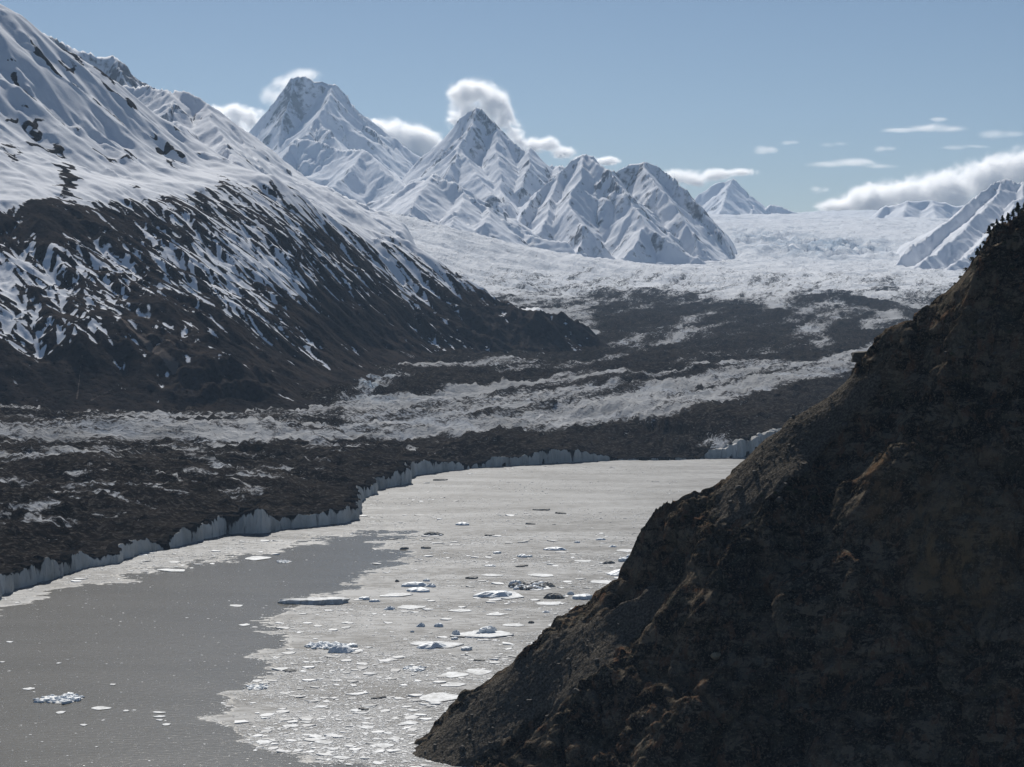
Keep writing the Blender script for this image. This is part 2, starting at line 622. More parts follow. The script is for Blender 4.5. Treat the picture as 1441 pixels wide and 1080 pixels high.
rub = mg.mix(mg.ss(nC, 0.35, 0.65), (0.014, 0.0125, 0.012), (0.032, 0.028, 0.025))
rub = mg.mix(mg.math('MULTIPLY', mg.ss(nB, 0.5, 0.62), 0.8), rub, (0.080, 0.073, 0.067))
rub = mg.mix(mg.ss(nA, 0.5, 0.38), rub, (0.008, 0.0075, 0.0075))
gc = mg.mix(df, ice, rub)
gb = mg.bump(nA, 16, 1.0)
gb = mg.bump(nB, 4.0, 0.9, gb)
M_glac = mg.surf(gc, 1.0, gb, 0.0)
clean = np.clip(1 - sstep(400, 440, qy) * 0.9, 0, 1)
structure(grid_obj('glacier', GX, GY, GZ, M_glac, {'debris': deb, 'clean': clean, 'blue': fall, 'flow_along': fs, 'flow_across': fc}, keep=SD > -12),
          'valley glacier striped with dark rubble bands winding down to the lake')

# ------------------------------------------------------------------ ice cliff along the lake
mc = N('calving_ice')
nv = mc.noise(9, 4, 0.6, mc.pos((1, 1, 0.18)))
nw = mc.noise(45, 3, 0.5, mc.pos((1, 1, 0.25)))
nf = mc.noise(3, 3, 0.6)
cc = mc.mix(mc.ss(nw, 0.3, 0.7), (0.38, 0.38, 0.36), (0.62, 0.61, 0.58))
cc = mc.mix(mc.math('MULTIPLY', mc.ss(nv, 0.56, 0.7), 0.85), cc, (0.16, 0.16, 0.16))
dd = mc.math('ADD', mc.attr('dirt'), mc.math('MULTIPLY', mc.math('SUBTRACT', nv, 0.5), 1.5))
cc = mc.mix(mc.ss(dd, 0.42, 0.62), cc, (0.024, 0.022, 0.021))
M_cliff = mc.surf(cc, 0.9, mc.bump(nf, 1.2, 0.8, mc.bump(nv, 4.5, 0.9)), 0.0)

tn = np.gradient(CL, axis=0)
tn /= np.hypot(*tn.T)[:, None]
cn = np.stack([-tn[:, 1], tn[:, 0]], -1)
rows = []
dirt = []
nz = 13
for k in range(nz):
    t = k / (nz - 1)
    col_ = np.floor(CS / 10.0 + 1.6 * fbm(CS, CS * 0, 45, 3, 0.6, 97))
    prof = 4.5 * (hash2(col_, col_ * 0, 5)[0] - 0.5) + 3.0 * fbm(CS, CS * 0 + t * 1.6 + 4, 13, 3, 0.55, 90) + 1.6 * fbm(CS, CS * 0 + t * 5, 5, 2, 0.5, 91) + 2.2 * t * (hash2(col_, col_ * 0, 9)[1] - 0.3)
    o_ = prof - 1.2 * t * 3 + 4.5 * t * t - 2.2 * math.exp(-(t / 0.06) ** 2)
    z = -3 + (top + 3) * t
    rows.append(np.c_[CL + cn * o_[:, None], z])
    flow = fbm(CS, CS * 0 + 1, 34, 4, 0.6, 93)
    dirt.append(0.62 * t ** 6 + 0.75 * np.clip(flow, -0.6, 0.8) * (0.3 + 0.7 * t) - 0.6 * serac + 0.45 * sstep(13, 7, top) + 0.10)
for o_, dz in ((7, 0.6), (11, 0.9), (16, 0.2), (22, -8)):
    xy = CL + cn * o_
    rows.append(np.c_[xy, top + dz + 1.6 * fbm(xy[:, 0], xy[:, 1], 15, 3, 0.55, 95)])
    dirt.append(np.full(len(CL), 1.5) - 1.5 * serac)
V = np.stack(rows, 0)
structure(link('ice_cliff', raw_mesh('ice_cliff', V.reshape(-1, 3), grid_quads(len(rows), len(CL)), False, {'dirt': np.stack(dirt, 0)}), M_cliff),
          'grey-white calving ice cliff where the glacier meets the lake')

# ------------------------------------------------------------------ lake
OPEN_PX = np.array([(-400, 1000), (-60, 872), (40, 842), (110, 822), (230, 800), (330, 783), (410, 766), (500, 750), (590, 741), (578, 752), (545, 762), (575, 776), (572, 790), (556, 800), (520, 806), (500, 832), (470, 838),
                    (410, 848), (425, 858), (372, 872), (362, 882), (400, 893), (408, 912), (366, 926), (398, 934), (392, 946), (352, 964), (338, 976), (320, 984), (328, 1002), (306, 1012), (338, 1024), (350, 1040), (380, 1056), (440, 1070),
                    (520, 1082), (560, 1090), (600, 1110), (620, 1300), (-900, 1300)], float)


def poly_sd(px, py, P):
    sh = px.shape
    px = px.ravel()
    py = py.ravel() * 2.2
    Q = P * np.array([1, 2.2])
    best = np.full(px.shape, 1e9)
    ins = np.zeros(px.shape, bool)
    for a, b in zip(Q, np.roll(Q, -1, 0)):
        d = b - a
        t = np.clip(((px - a[0]) * d[0] + (py - a[1]) * d[1]) / (d @ d), 0, 1)
        best = np.minimum(best, np.hypot(px - a[0] - t * d[0], py - a[1] - t * d[1]))
        c = (a[1] > py) != (b[1] > py)
        ins ^= c & (px < (b[0] - a[0]) * (py - a[1]) / (b[1] - a[1] + 1e-9) + a[0])
    return np.where(ins, best, -best).reshape(sh)


LX, LY = fan(-260, 1320, 420, 1250, 4300, 330)
lpx, lpy = proj(LX, LY, LX * 0)
osd = poly_sd(lpx + 20 * fbm(LX, LY, 70, 4, 0.65, 12), lpy + 7 * fbm(LX, LY, 55, 4, 0.65, 14), OPEN_PX)
slush = sstep(28, -26, osd + 16 * fbm(LX * 0.5, LY, 35, 4, 0.65, 18))
ml = N('silty_lake_water_and_slush')
sl = ml.attr('slush')
s1 = ml.noise(9, 5, 0.65, ml.pos((0.55, 1.0, 1)))
s2 = ml.noise(70, 4, 0.6, ml.pos((0.35, 1.0, 1)))
s3 = ml.noise(2.2, 3, 0.6)
sf = ml.ss(ml.math('ADD', ml.math('ADD', sl, ml.math('MULTIPLY', ml.math('SUBTRACT', s1, 0.5), 1.5)), ml.math('MULTIPLY', ml.math('SUBTRACT', s2, 0.5), 0.9)), 0.36, 0.64)
smooth_far = ml.attr('calm')
pat = ml.math('ADD', ml.math('MULTIPLY', ml.math('SUBTRACT', s1, 0.5), 1.0), ml.math('MULTIPLY', ml.math('SUBTRACT', s2, 0.5), 1.0))
pat = ml.math('MULTIPLY', pat, ml.math('SUBTRACT', 1.0, ml.math('MULTIPLY', smooth_far, 0.5)))
pat = ml.math('ADD', pat, 0.5)
sc_ = ml.mix(ml.ss(pat, 0.32, 0.70), (0.095, 0.093, 0.088), (0.315, 0.318, 0.315))
wc = ml.mix(ml.ss(s2, 0.3, 0.7), (0.132, 0.121, 0.096), (0.150, 0.138, 0.112))
lc = ml.mix(sf, wc, sc_)
lr = ml.math('ADD', ml.math('MULTIPLY', sf, 0.5), 0.17)
rip = ml.noise(3.2, 4, 0.6, ml.pos((0.5, 1.0, 1)))
rip2 = ml.noise(40, 3, 0.5, ml.pos((0.4, 1.0, 1)))
bn = ml.bump(rip, 0.42, 0.8)
bn = ml.bump(rip2, 0.4, 0.3, bn)
M_lake = ml.surf(lc, lr, bn, 0.22, 1.33)
calm_a = sstep(2650, 3000, LY + 60 * fbm(LX, LY, 200, 3, 0.5, 15)) * (lpx > 540)
structure(grid_obj('lake', LX, LY, LX * 0, M_lake, {'slush': slush, 'calm': calm_a}), 'grey silty glacial lake partly covered with slush ice')
bx_ = 29000
wv = [(-bx_, -9000, -0.35), (bx_, -9000, -0.35), (bx_, 4200, -0.35), (-bx_, 4200, -0.35)]
structure(link('water', raw_mesh('water', wv, [[0, 1, 2, 3]], False), N('silty_water').surf((0.165, 0.157, 0.138), 0.25, None, 0.5, 1.33)))

# ------------------------------------------------------------------ near massif on the left
MP = [  # px, py, Y
    (-320, 590, 3850), (-150, 582, 3950), (0, 577, 4060), (60, 575, 4080), (130, 575, 4120), (250, 580, 4150), (330, 580, 4180), (372, 578, 4230), (420, 560, 4450), (470, 545, 4750), (540, 522, 5250), (610, 506, 5850), (720, 501, 6300), (800, 497, 6550), (828, 490, 6700),
    (0, 520, 4170), (60, 545, 4150), (130, 530, 4240), (250, 518, 4300), (330, 510, 4370), (372, 520, 4420), (430, 505, 4900), (520, 490, 5550), (600, 480, 6100),
    (-150, 470, 4250), (0, 460, 4350), (130, 455, 4430), (250, 445, 4620), (330, 445, 4800), (400, 440, 5150), (480, 430, 5700), (560, 430, 6150), (620, 445, 6400),
    (-150, 370, 4550), (0, 370, 4650), (130, 365, 4800), (250, 355, 5120), (330, 350, 5420), (400, 345, 5800), (480, 365, 6150), (560, 390, 6500), (640, 415, 6650),
    (-150, 275, 5000), (0, 285, 4980), (67, 273, 5150), (130, 274, 5300), (200, 271, 5500), (290, 263, 5850), (327, 257, 6080), (383, 254, 6350), (417, 270, 6480), (480, 300, 6700), (560, 340, 6860), (620, 375, 6880), (680, 405, 6830),
    (705, 430, 6760), (740, 431, 6720), (770, 433, 6740), (800, 440, 6760), (822, 458, 6770),
    (760, 447, 6620), (700, 455, 6550), (790, 465, 6660),
    (-150, 170, 5500), (0, 215, 5400), (70, 235, 5500), (150, 245, 5680), (230, 250, 5900),
    (-150, 30, 5950), (0, 120, 5850), (90, 170, 5950), (170, 205, 6080), (250, 232, 6280),
    (-350, -210, 6150), (-150, -95, 6230), (0, 8, 6300), (43, 30, 6360), (83, 62, 6430), (133, 97, 6520), (185, 138, 6620), (233, 176, 6700), (267, 200, 6750), (333, 245, 6700)]
mp = np.array([W(*p) for p in MP])
beh = []
for p, dY, dz in [((-350, -210, 6150), 900, 420), ((-150, -95, 6230), 900, 400), ((0, 8, 6300), 900, 380), ((83, 62, 6430), 900, 350), ((133, 97, 6520), 900, 330), ((233, 176, 6700), 800, 300), ((333, 245, 6700), 800, 260), ((417, 270, 6480), 800, 230),
                  ((480, 300, 6700), 600, 200), ((560, 340, 6860), 500, 170), ((620, 375, 6880), 450, 150), ((680, 405, 6830), 400, 160), ((740, 431, 6720), 330, 150), ((800, 440, 6760), 300, 140), ((828, 480, 6800), 200, 60)]:
    q = W(*p)
    beh.append([q[0] * (p[2] + dY) / p[2], p[2] + dY, q[2] - dz])
for x, y in ((500, 8300), (-200, 8600), (-1000, 8900), (700, 7600), (420, 7000), (480, 6500), (-3200, 3500), (-1600, 3500), (-600, 3700), (-230, 4500), (60, 5500)):
    beh.append([x, y, 40])
mp = np.r_[mp, np.array(beh)]
mas_f = rbf(mp[:, :2] / 1000, mp[:, 2], 0.0, 0.0)
AX, AY = fan(-230, 880, 570, 3900, 7600, 520)
AZ0 = mas_f(AX / 1000, AY / 1000)
for _ in range(5):
    Zp = np.pad(AZ0, 1, 'edge')
    AZ0 = (Zp[:-2, 1:-1] + Zp[2:, 1:-1] + Zp[1:-1, :-2] + Zp[1:-1, 2:] + 4 * Zp[1:-1, 1:-1]) / 8
apx, apy = proj(AX, AY, AZ0)
edge = sstep(60, 200, AZ0)
AZ1 = AZ0 + edge * (16 * fbm(AX, AY, 420, 4, 0.5, 101))
upper = sstep(500, 720, AZ0)
low_ = 1 - sstep(430, 640, AZ0)
AZa, gul = erode(AX, AY, AZ1, 240, 0.036, 3, 0.55, 7, 1.9, 0.56, 0.08, 0.5)
AZb, gulb = erode(AX, AY, AZ1, 230, 0.040, 3, 0.4, 77, 2.0, 0.42, 0.2, 0.7)
AZ2 = AZa * low_ + AZb * (1 - low_)
gul = gul * low_ + gulb * (1 - low_)
AZs = AZ2
AZ2, gul2 = erode(AX, AY, AZ2, 80, 0.045, 3, 0.6, 57, 1.8, 0.6, 0.1, 0.5)
AZ2 = AZs + (AZ2 - AZs) * (0.15 + 0.5 * low_)
_, gul3 = erode(AX, AY, AZs, 34, 0.03, 2, 0.5, 59, 1.8, 0.6, 0.1, 0.5)
cl = ridged(AX, AY, 90, 4, 0.55, 111) - 1.0
knob = np.clip(blob(apx, apy, 740, 462, 130, 45) + blob(apx, apy, 320, 548, 80, 30), 0, 1)
AZ2 = AZ0 + (AZ2 - AZ0) * np.clip(edge + 0.35 * knob, 0, 1)
AZ2 = AZ2 + 9 * cl * (0.06 + 0.10 * low_ + knob * 1.6) * sstep(40, 120, AZ0)
crag = ridged(AX, AY, 240, 4, 0.5, 117)
AZ2 = AZ2 + upper * 14 * np.clip(crag - 1.15, 0, 1)
agx, agy = grad2(AX, AY, AZ2)
slope = np.hypot(agx, agy)
bench_y = np.interp(apx, [-200, 0, 67, 200, 290, 330, 383, 417, 480, 560, 620, 680, 740], [290, 285, 274, 272, 264, 258, 256, 270, 300, 340, 372, 404, 430])
under = apy - bench_y                                    # below the bench edge, seen in the slope's own order
big_a = fbm(AX, AY, 300, 4, 0.55, 121)
gully_in = -gul
snow = 0.98 - 0.47 * sstep(-8, 14, under + 14 * big_a) - 0.30 * sstep(0.75, 1.3, slope) - 0.08 * sstep(60, 210, under) - 0.30 * sstep(150, 275, under)
snow = snow + sstep(-5, 20, under) * (0.07 * gully_in - 0.19 * gul2 - 0.16 * gul3 + 0.15 * big_a)
snow = snow - sstep(-4, 14, under) * (1 - sstep(40, 85, under)) * 0.17 - 0.13 * sstep(10, 40, under) * (1 - sstep(180, 320, apx)) - 0.07 * sstep(10, 40, under)
snow = snow - 0.30 * sstep(100, 170, under) * sstep(380, 480, apx) - 0.12 * sstep(20, 60, under) * sstep(380, 600, apx)
fine = sstep(0.35, 0.95, -gul3 - 0.35 * gul2) * sstep(-0.15, 0.3, fbm(AX, AY, 210, 3, 0.6, 141)) * sstep(20, 60, under) * (1 - sstep(190, 250, under)) * (1 - 0.8 * knob)
snow = snow + 0.27 * fine - 0.03 * sstep(20, 60, under)
snow = snow - 0.55 * upper * sstep(1.36, 1.55, crag) + 0.12 * fbm(AX, AY, 60, 3, 0.6, 125)
snow = snow + 0.18 * blob(apx, apy, 350, 380, 90, 22, 0.15) + 0.28 * blob(apx, apy, 20, 455, 60, 25, 0.35) + 0.35 * blob(apx, apy, 560, 375, 90, 26, 0.65) + 0.25 * blob(apx, apy, 420, 290, 60, 16, 0.3) + 0.2 * blob(apx, apy, 60, 390, 90, 16, 0.5)
rag = 14 * fbm(AX, AY, 70, 3, 0.6, 127)
snow = snow - 0.75 * blob(apx + rag, apy + rag, 95, 250, 22, 22, -0.4) - 0.8 * blob(apx + rag, apy + rag, 12, 158, 10, 9) - 0.9 * blob(apx + rag, apy + rag, 228, 207, 15, 9) - 0.85 * blob(apx + rag, apy + rag, 48, 170, 17, 11) - 0.8 * blob(apx + rag, apy + rag, 95, 90, 10, 9, 0.6) - 0.75 * blob(apx + rag, apy + rag, 70, 200, 22, 6, 0.3) - 0.7 * blob(apx + rag, apy + rag, 150, 220, 26, 6, 0.4) - 0.6 * blob(apx + rag, apy + rag, 20, 215, 26, 7) - 0.7 * blob(apx + rag, apy + rag, 192, 266, 8, 5) - 0.6 * blob(apx + rag, apy + rag, 320, 254, 16, 4) - 0.35 * knob - 0.25 * blob(apx, apy, 60, 310, 60, 30) - 0.25 * blob(apx, apy, 520, 440, 110, 32)
snow = np.where(under > 40, snow - 0.02, snow)
def seg(x0, y0, x1, y1, w):
    dx, dy = x1 - x0, y1 - y0
    t = np.clip(((apx - x0) * dx + (apy - y0) * dy) / (dx * dx + dy * dy), 0, 1)
    return np.exp(-(np.hypot(apx - x0 - t * dx, apy - y0 - t * dy) / (w * (0.5 + t))) ** 2)


chute = np.clip(seg(172, 456, 246, 514, 5) + 0.6 * seg(200, 470, 262, 496, 3) + 0.7 * seg(116, 508, 108, 560, 1.6) + 0.6 * seg(180, 535, 125, 566, 1.6), 0, 1)
snow = snow - 0.5 * chute
structure(grid_obj('mountain', AX, AY, AZ2, M_near, {'snow': snow, 'chute': chute}, keep=AZ2 > 20), 'long dark mountain flank with snowy upper slopes beside the glacier')


# ------------------------------------------------------------------ far mountains: arete skeletons, then gullies
def far_mountain(name, ridges, box, res, k, L, gw, gs, label, seed, snowlevel=0.62, rockiness=0.35, floor=-60, wob=25, sharp=0.65):
    px0, px1, Y0, Y1 = box
    X, Y = fan(px0, px1, res[0], Y0, Y1, res[1])
    wx_ = X + wob * fbm(X, Y, gw * 1.3, 3, 0.5, seed)
    wy_ = Y + wob * fbm(X, Y, gw * 1.3, 3, 0.5, seed + 5)
    Z = np.full(X.shape, -1e4)
    for r in ridges:
        kk = k
        if isinstance(r[0], (int, float)):
            kk = r[0]
            r = r[1:]
        P = np.array([W(*p) for p in r])
        for a, b in zip(P[:-1], P[1:]):
            d = b[:2] - a[:2]
            t = np.clip(((wx_ - a[0]) * d[0] + (wy_ - a[1]) * d[1]) / (d @ d), 0, 1)
            dist = np.hypot(wx_ - a[0] - t * d[0], wy_ - a[1] - t * d[1])
            Z = np.maximum(Z, a[2] + t * (b[2] - a[2]) - kk * L * np.log1p(dist / L))
    Z = Z + gw * 0.03 * fbm(X, Y, gw * 1.5, 4, 0.5, seed + 9)
    Ze, g = erode(X, Y, Z, gw, gs, 5, sharp, seed + 13, 1.9, 0.55, 0.1, 0.7)
    vary = 0.12 + 0.95 * sstep(-0.25, 0.55, fbm(X, Y, gw * 1.7, 3, 0.5, seed + 41))
    Z = Z + (Ze - Z) * vary
    Z = Z + gw * 0.05 * blocks(X + 0.2 * gw * fbm(X, Y, gw, 2, 0.5, seed + 43), Y, gw * 0.55, seed + 45) * sstep(0.2, 0.8, vary)
    Z = Z + gw * 0.03 * (ridged(X, Y, gw * 0.5, 4, 0.55, seed + 21) - 1)
    gx, gy = grad2(X, Y, Z)
    sl_ = np.hypot(gx, gy)
    sn = snowlevel + 0.25 - rockiness * sstep(0.75, 1.7, sl_) - rockiness * 0.35 * np.clip(g, -1, 1.5) + 0.12 * fbm(X, Y, gw * 0.7, 4, 0.6, seed + 33)
    ec = np.minimum(np.linspace(0, 1, res[0]), np.linspace(1, 0, res[0]))[None]
    er = np.linspace(0, 1, res[1])[:, None]
    Z = Z - 420 * (1 - sstep(0, 0.13, ec)) * (px0 > 0) - 500 * (1 - sstep(0, 0.05, er))
    o = grid_obj(name, X, Y, Z, M_far, {'snow': sn}, keep=Z > floor)
    return structure(o, label)


# rocky ridge and snow dome behind the near flank
far_mountain('mountain', [[(-140, -60, 13500), (0, 12, 13600), (40, 32, 13700), (70, 50, 13800), (100, 64, 13900), (138, 78, 14000), (152, 77, 14000), (165, 76, 14000), (174, 86, 14000), (186, 104, 14000), (213, 120, 14000), (240, 128, 13950), (267, 139, 13900), (292, 152, 13800), (330, 178, 13600)],
                          [(163, 76, 14000), (175, 115, 13700), (190, 140, 13400)], [(100, 64, 13900), (120, 100, 13500)]],
             (-200, 420, 11800, 15500), (250, 130), 1.16, 2500, 330, 0.037, 'rocky grey ridge with a square tower rising behind the snowy slope', 200, 0.42, 0.5, 100)
far_mountain('mountain', [[(120, 112, 9600), (173, 121, 9500), (205, 121, 9400), (233, 123, 9300), (262, 132, 9200), (287, 146, 9100), (317, 170, 9000), (350, 198, 8900), (393, 238, 8800), (410, 262, 8700), (440, 285, 8600), (500, 318, 8500)],
                          [(233, 123, 9300), (248, 160, 8800), (262, 195, 8400), (300, 235, 7900)], [(287, 146, 9100), (312, 190, 8500), (330, 220, 8100)], [(350, 198, 8900), (372, 235, 8400)],
                          [0.5, (398, 240, 9700), (440, 258, 9800), (475, 270, 9900), (527, 293, 10000), (560, 324, 10000), (600, 356, 9900)]],
             (60, 640, 7400, 10600), (300, 210), 0.72, 6000, 300, 0.031, 'rounded snow dome with rock patches behind the near flank', 240, 0.66, 0.42, 200, 40, 0.3)
# peak with cloud at its left shoulder
far_mountain('mountain', [[1.9, (361, 188, 25000), (367, 166, 25000), (383, 145, 25000), (400, 124, 25000), (408, 112, 25000), (428, 106, 25000), (440, 113, 25000), (455, 115, 25000), (472, 116, 25000), (486, 130, 25000), (500, 148, 24900), (514, 166, 24800), (522, 180, 24700), (540, 204, 24500), (556, 222, 24300), (580, 240, 24200), (640, 262, 24200)],
                          [1.0, (468, 118, 25000), (462, 140, 24500), (448, 162, 24000), (428, 190, 23300), (418, 200, 23000)], [0.9, (448, 162, 24000), (462, 190, 23300), (490, 222, 22700), (520, 252, 22000)],
                          [0.8, (420, 193, 22700), (400, 212, 22300), (380, 228, 22000)], [0.8, (420, 193, 22700), (455, 200, 22400), (480, 212, 22100), (510, 211, 21900), (540, 240, 21200), (575, 268, 20600), (600, 290, 20000)],
                          [0.8, (510, 211, 21900), (490, 240, 21200), (465, 268, 20500)], [1.3, (412, 112, 25000), (402, 160, 24500), (392, 205, 23900), (384, 230, 23400)]],
             (290, 680, 19000, 26500), (260, 250), 1.28, 2600, 700, 0.034, 'massive blunt snow peak with cloud clinging to its left shoulder', 280, 0.62, 0.35, 300, 40)
# pointed peak with banner cloud
far_mountain('mountain', [[(555, 258, 21800), (575, 240, 21800), (592, 222, 21800), (612, 204, 21800), (632, 186, 21800), (648, 166, 21800), (658, 157, 21800), (672, 151, 21800), (682, 160, 21700), (700, 180, 21500), (718, 198, 21300), (738, 212, 21200), (745, 207, 21200), (756, 222, 21200), (770, 232, 21300), (795, 233, 21400), (830, 245, 21400)],
                          [1.1, (672, 151, 21800), (660, 180, 21300), (648, 205, 20900), (640, 228, 20400), (628, 250, 20000)], [1.0, (700, 180, 21500), (700, 220, 20700), (706, 255, 20100), (712, 290, 19300)],
                          [1.0, (745, 207, 21200), (742, 235, 20600), (735, 262, 20100)], [0.8, (648, 205, 20900), (672, 240, 20200), (690, 275, 19400)], [0.5, (790, 233, 21300), (775, 270, 20000), (750, 300, 18800), (740, 330, 17600)]],
             (530, 860, 17200, 22800), (250, 230), 1.22, 2400, 600, 0.037, 'pointed rocky summit with a cloud banner behind it', 320, 0.56, 0.41, 300, 35)
# low foothill under it
far_mountain('mountain', [[0.75, (500, 300, 17400), (540, 276, 17300), (575, 258, 17200), (607, 243, 17200), (627, 250, 17100), (657, 272, 16900), (690, 292, 16700), (717, 313, 16500), (753, 332, 16300), (797, 338, 16200), (817, 354, 16150)],
                          [0.7, (607, 243, 17200), (590, 275, 16500), (570, 305, 15800)], [0.7, (657, 272, 16900), (640, 300, 16200), (640, 325, 15500)], [0.7, (690, 292, 16700), (680, 315, 16000)]],
             (470, 850, 14800, 18200), (240, 160), 0.92, 1800, 420, 0.031, 'low striped snow spur at the foot of the pointed summit', 360, 0.60, 0.40, 300, 35, 0.4)
# twin-topped pyramid above the white glacier
far_mountain('mountain', [[(715, 330, 17000), (738, 292, 17400), (758, 266, 17800), (784, 246, 18000), (802, 228, 18100), (822, 217, 18200), (836, 220, 18200), (850, 238, 18400), (868, 240, 18600), (886, 230, 18700), (905, 226, 18700), (922, 231, 18700), (944, 246, 18600), (966, 266, 18400), (986, 292, 18200), (1006, 320, 18000), (1024, 345, 17800), (1040, 365, 17600)],
                          [1.0, (826, 217, 18200), (850, 242, 17800), (872, 262, 17500), (898, 292, 17100), (908, 316, 16800), (940, 340, 16500), (992, 366, 16300)], [0.9, (908, 316, 16800), (890, 345, 16400), (872, 362, 16200)],
                          [1.0, (822, 217, 18200), (812, 255, 17600), (800, 290, 17100), (822, 322, 16600), (815, 350, 16300)], [1.0, (784, 246, 18000), (772, 290, 17300), (760, 325, 16800)],
                          [1.0, (905, 226, 18700), (925, 262, 18100), (955, 300, 17600), (985, 335, 17200)]],
             (690, 1070, 15800, 19800), (280, 200), 1.28, 2000, 480, 0.037, 'broad twin-topped snow pyramid standing above the white glacier', 400, 0.58, 0.39, 300, 30)
# remote peak at the head of the valley
far_mountain('mountain', [[(960, 300, 33000), (985, 272, 33000), (1000, 261, 33000), (1013, 256, 33000), (1028, 250, 33000), (1044, 262, 33000), (1062, 279, 33000), (1076, 291, 33000), (1086, 286, 32800), (1100, 288, 32700), (1118, 299, 32600), (1140, 310, 32500)],
                          [0.9, (1028, 250, 33000), (1022, 275, 32000), (1012, 300, 31000)], [0.9, (1062, 279, 33000), (1060, 300, 32000)]],
             (940, 1170, 30200, 34600), (170, 120), 1.10, 3000, 800, 0.031, 'remote pale peak at the head of the glacier valley', 440, 0.60, 0.34, 600, 40)
# hill wrapped in cloud
far_mountain('mountain', [[0.7, (1215, 312, 27500), (1240, 300, 27500), (1249, 291, 27500), (1275, 284, 27500), (1310, 282, 27500), (1345, 290, 27500), (1380, 290, 27500)], [0.6, (1275, 284, 27500), (1272, 310, 26600)], [0.6, (1310, 282, 27500), (1318, 310, 26600)]],
             (1190, 1480, 25800, 28600), (130, 80), 0.85, 2600, 500, 0.025, 'dim snow hill half hidden by cloud', 470, 0.70, 0.3, 500, 30)
# snow mountain on the right
far_mountain('mountain', [[(1225, 378, 17000), (1262, 362, 17200), (1300, 336, 17600), (1342, 305, 18000), (1362, 284, 18300), (1384, 266, 18600), (1402, 256, 18700), (1416, 253, 18800), (1432, 259, 18800), (1450, 254, 18900), (1500, 225, 19000), (1600, 200, 19200)],
                          [0.75, (1416, 253, 18800), (1388, 290, 18100), (1360, 318, 17500), (1330, 345, 17000), (1300, 368, 16600)], [0.75, (1450, 254, 18900), (1420, 300, 17900), (1380, 342, 17000), (1340, 375, 16300)], [0.8, (1500, 225, 19000), (1470, 300, 17600), (1420, 360, 16400)]],
             (1215, 1640, 15600, 20300), (250, 170), 1.04, 1800, 420, 0.034, 'bright snow mountain rising behind the dark foreground ridge', 500, 0.68, 0.30, 300, 30, 0.5)

# ------------------------------------------------------------------ foreground hillside
FP = [(560, 1062, 1470), (600, 1030, 1478), (640, 1000, 1480), (720, 932, 1480), (782, 882, 1474), (836, 846, 1468), (866, 812, 1462), (896, 772, 1456), (920, 741, 1452), (966, 700, 1450), (1040, 650, 1450), (1100, 601, 1448), (1180, 546, 1438), (1210, 519, 1430),
      (1250, 488, 1420), (1290, 455, 1410), (1333, 412, 1398), (1345, 396, 1395), (1370, 371, 1390), (1400, 342, 1384), (1441, 312, 1376), (1520, 262, 1360),
      (640, 1085, 1398), (700, 1090, 1372), (800, 1090, 1332), (900, 1090, 1292), (1000, 1090, 1262), (1100, 1090, 1236), (1200, 1090, 1216), (1300, 1090, 1200), (1441, 1090, 1178), (1540, 1090, 1165),
      (760, 1000, 1408), (850, 930, 1404), (900, 870, 1410), (900, 960, 1352), (960, 800, 1398), (1000, 760, 1388), (1000, 850, 1345), (1000, 925, 1318), (1000, 1000, 1288), (1050, 712, 1392), (1080, 660, 1412), (1120, 690, 1385), (1150, 640, 1400),
      (1130, 760, 1352), (1140, 850, 1308), (1150, 950, 1278), (1240, 600, 1388), (1240, 680, 1345), (1270, 760, 1310), (1300, 860, 1270), (1280, 950, 1245), (1330, 500, 1372), (1330, 600, 1345), (1370, 700, 1295), (1400, 800, 1262), (1400, 920, 1225), (1410, 420, 1360), (1440, 520, 1330), (1520, 450, 1320), (1520, 700, 1260)]
fp = np.array([W(*p) for p in FP])
bh = []
for p in FP[:22]:
    q = W(*p)
    bh.append([q[0] + 40, p[2] + 75, q[2] - 55])
    bh.append([q[0] + 90, p[2] + 260, max(q[2] - 210, -25)])
for x, y in ((-160, 1480), (-200, 1300), (-90, 1330), (0, 1230), (120, 1120), (-150, 1650)):
    bh.append([x, y, -22])
fp = np.r_[fp, np.array(bh)]
fg_f = rbf(fp[:, :2] / 100, fp[:, 2], 0.25, 0.02)
FX, FY = fan(530, 1540, 560, 1140, 1570, 640)
FZ0 = fg_f(FX / 100, FY / 100)
fpx, fpy = proj(FX, FY, FZ0)
scree = np.clip(1.4 * blob(fpx, fpy, 1085, 655, 85, 44, -0.75) + 1.4 * blob(fpx, fpy, 720, 985, 120, 46, -0.75) + 1.2 * blob(fpx, fpy, 850, 900, 70, 40, -0.7) + 1.1 * blob(fpx, fpy, 1180, 572, 60, 26, -0.7) + 0.9 * blob(fpx, fpy, 640, 1040, 80, 30, -0.7), 0, 1)
scree = sstep(0.25, 0.75, scree + 0.25 * fbm(FX, FY, 22, 3, 0.55, 333))
rk = 1 - scree
FZ1, fg1 = erode(FX, FY, FZ0, 110, 0.05, 3, 0.7, 17, 2.2, 0.42, 0.2, 0.9)
FZ = FZ0 + (FZ1 - FZ0) * (0.12 + 0.88 * rk)
tt = 7.0 * fbm(FX, FY, 55, 3, 0.5, 131)
FZ = FZ + rk * 0.9 * (ridged(FX, FY, 30, 3, 0.5, 141) - 1.0) + 0.35 * fbm(FX, FY, 8, 2, 0.5, 151)

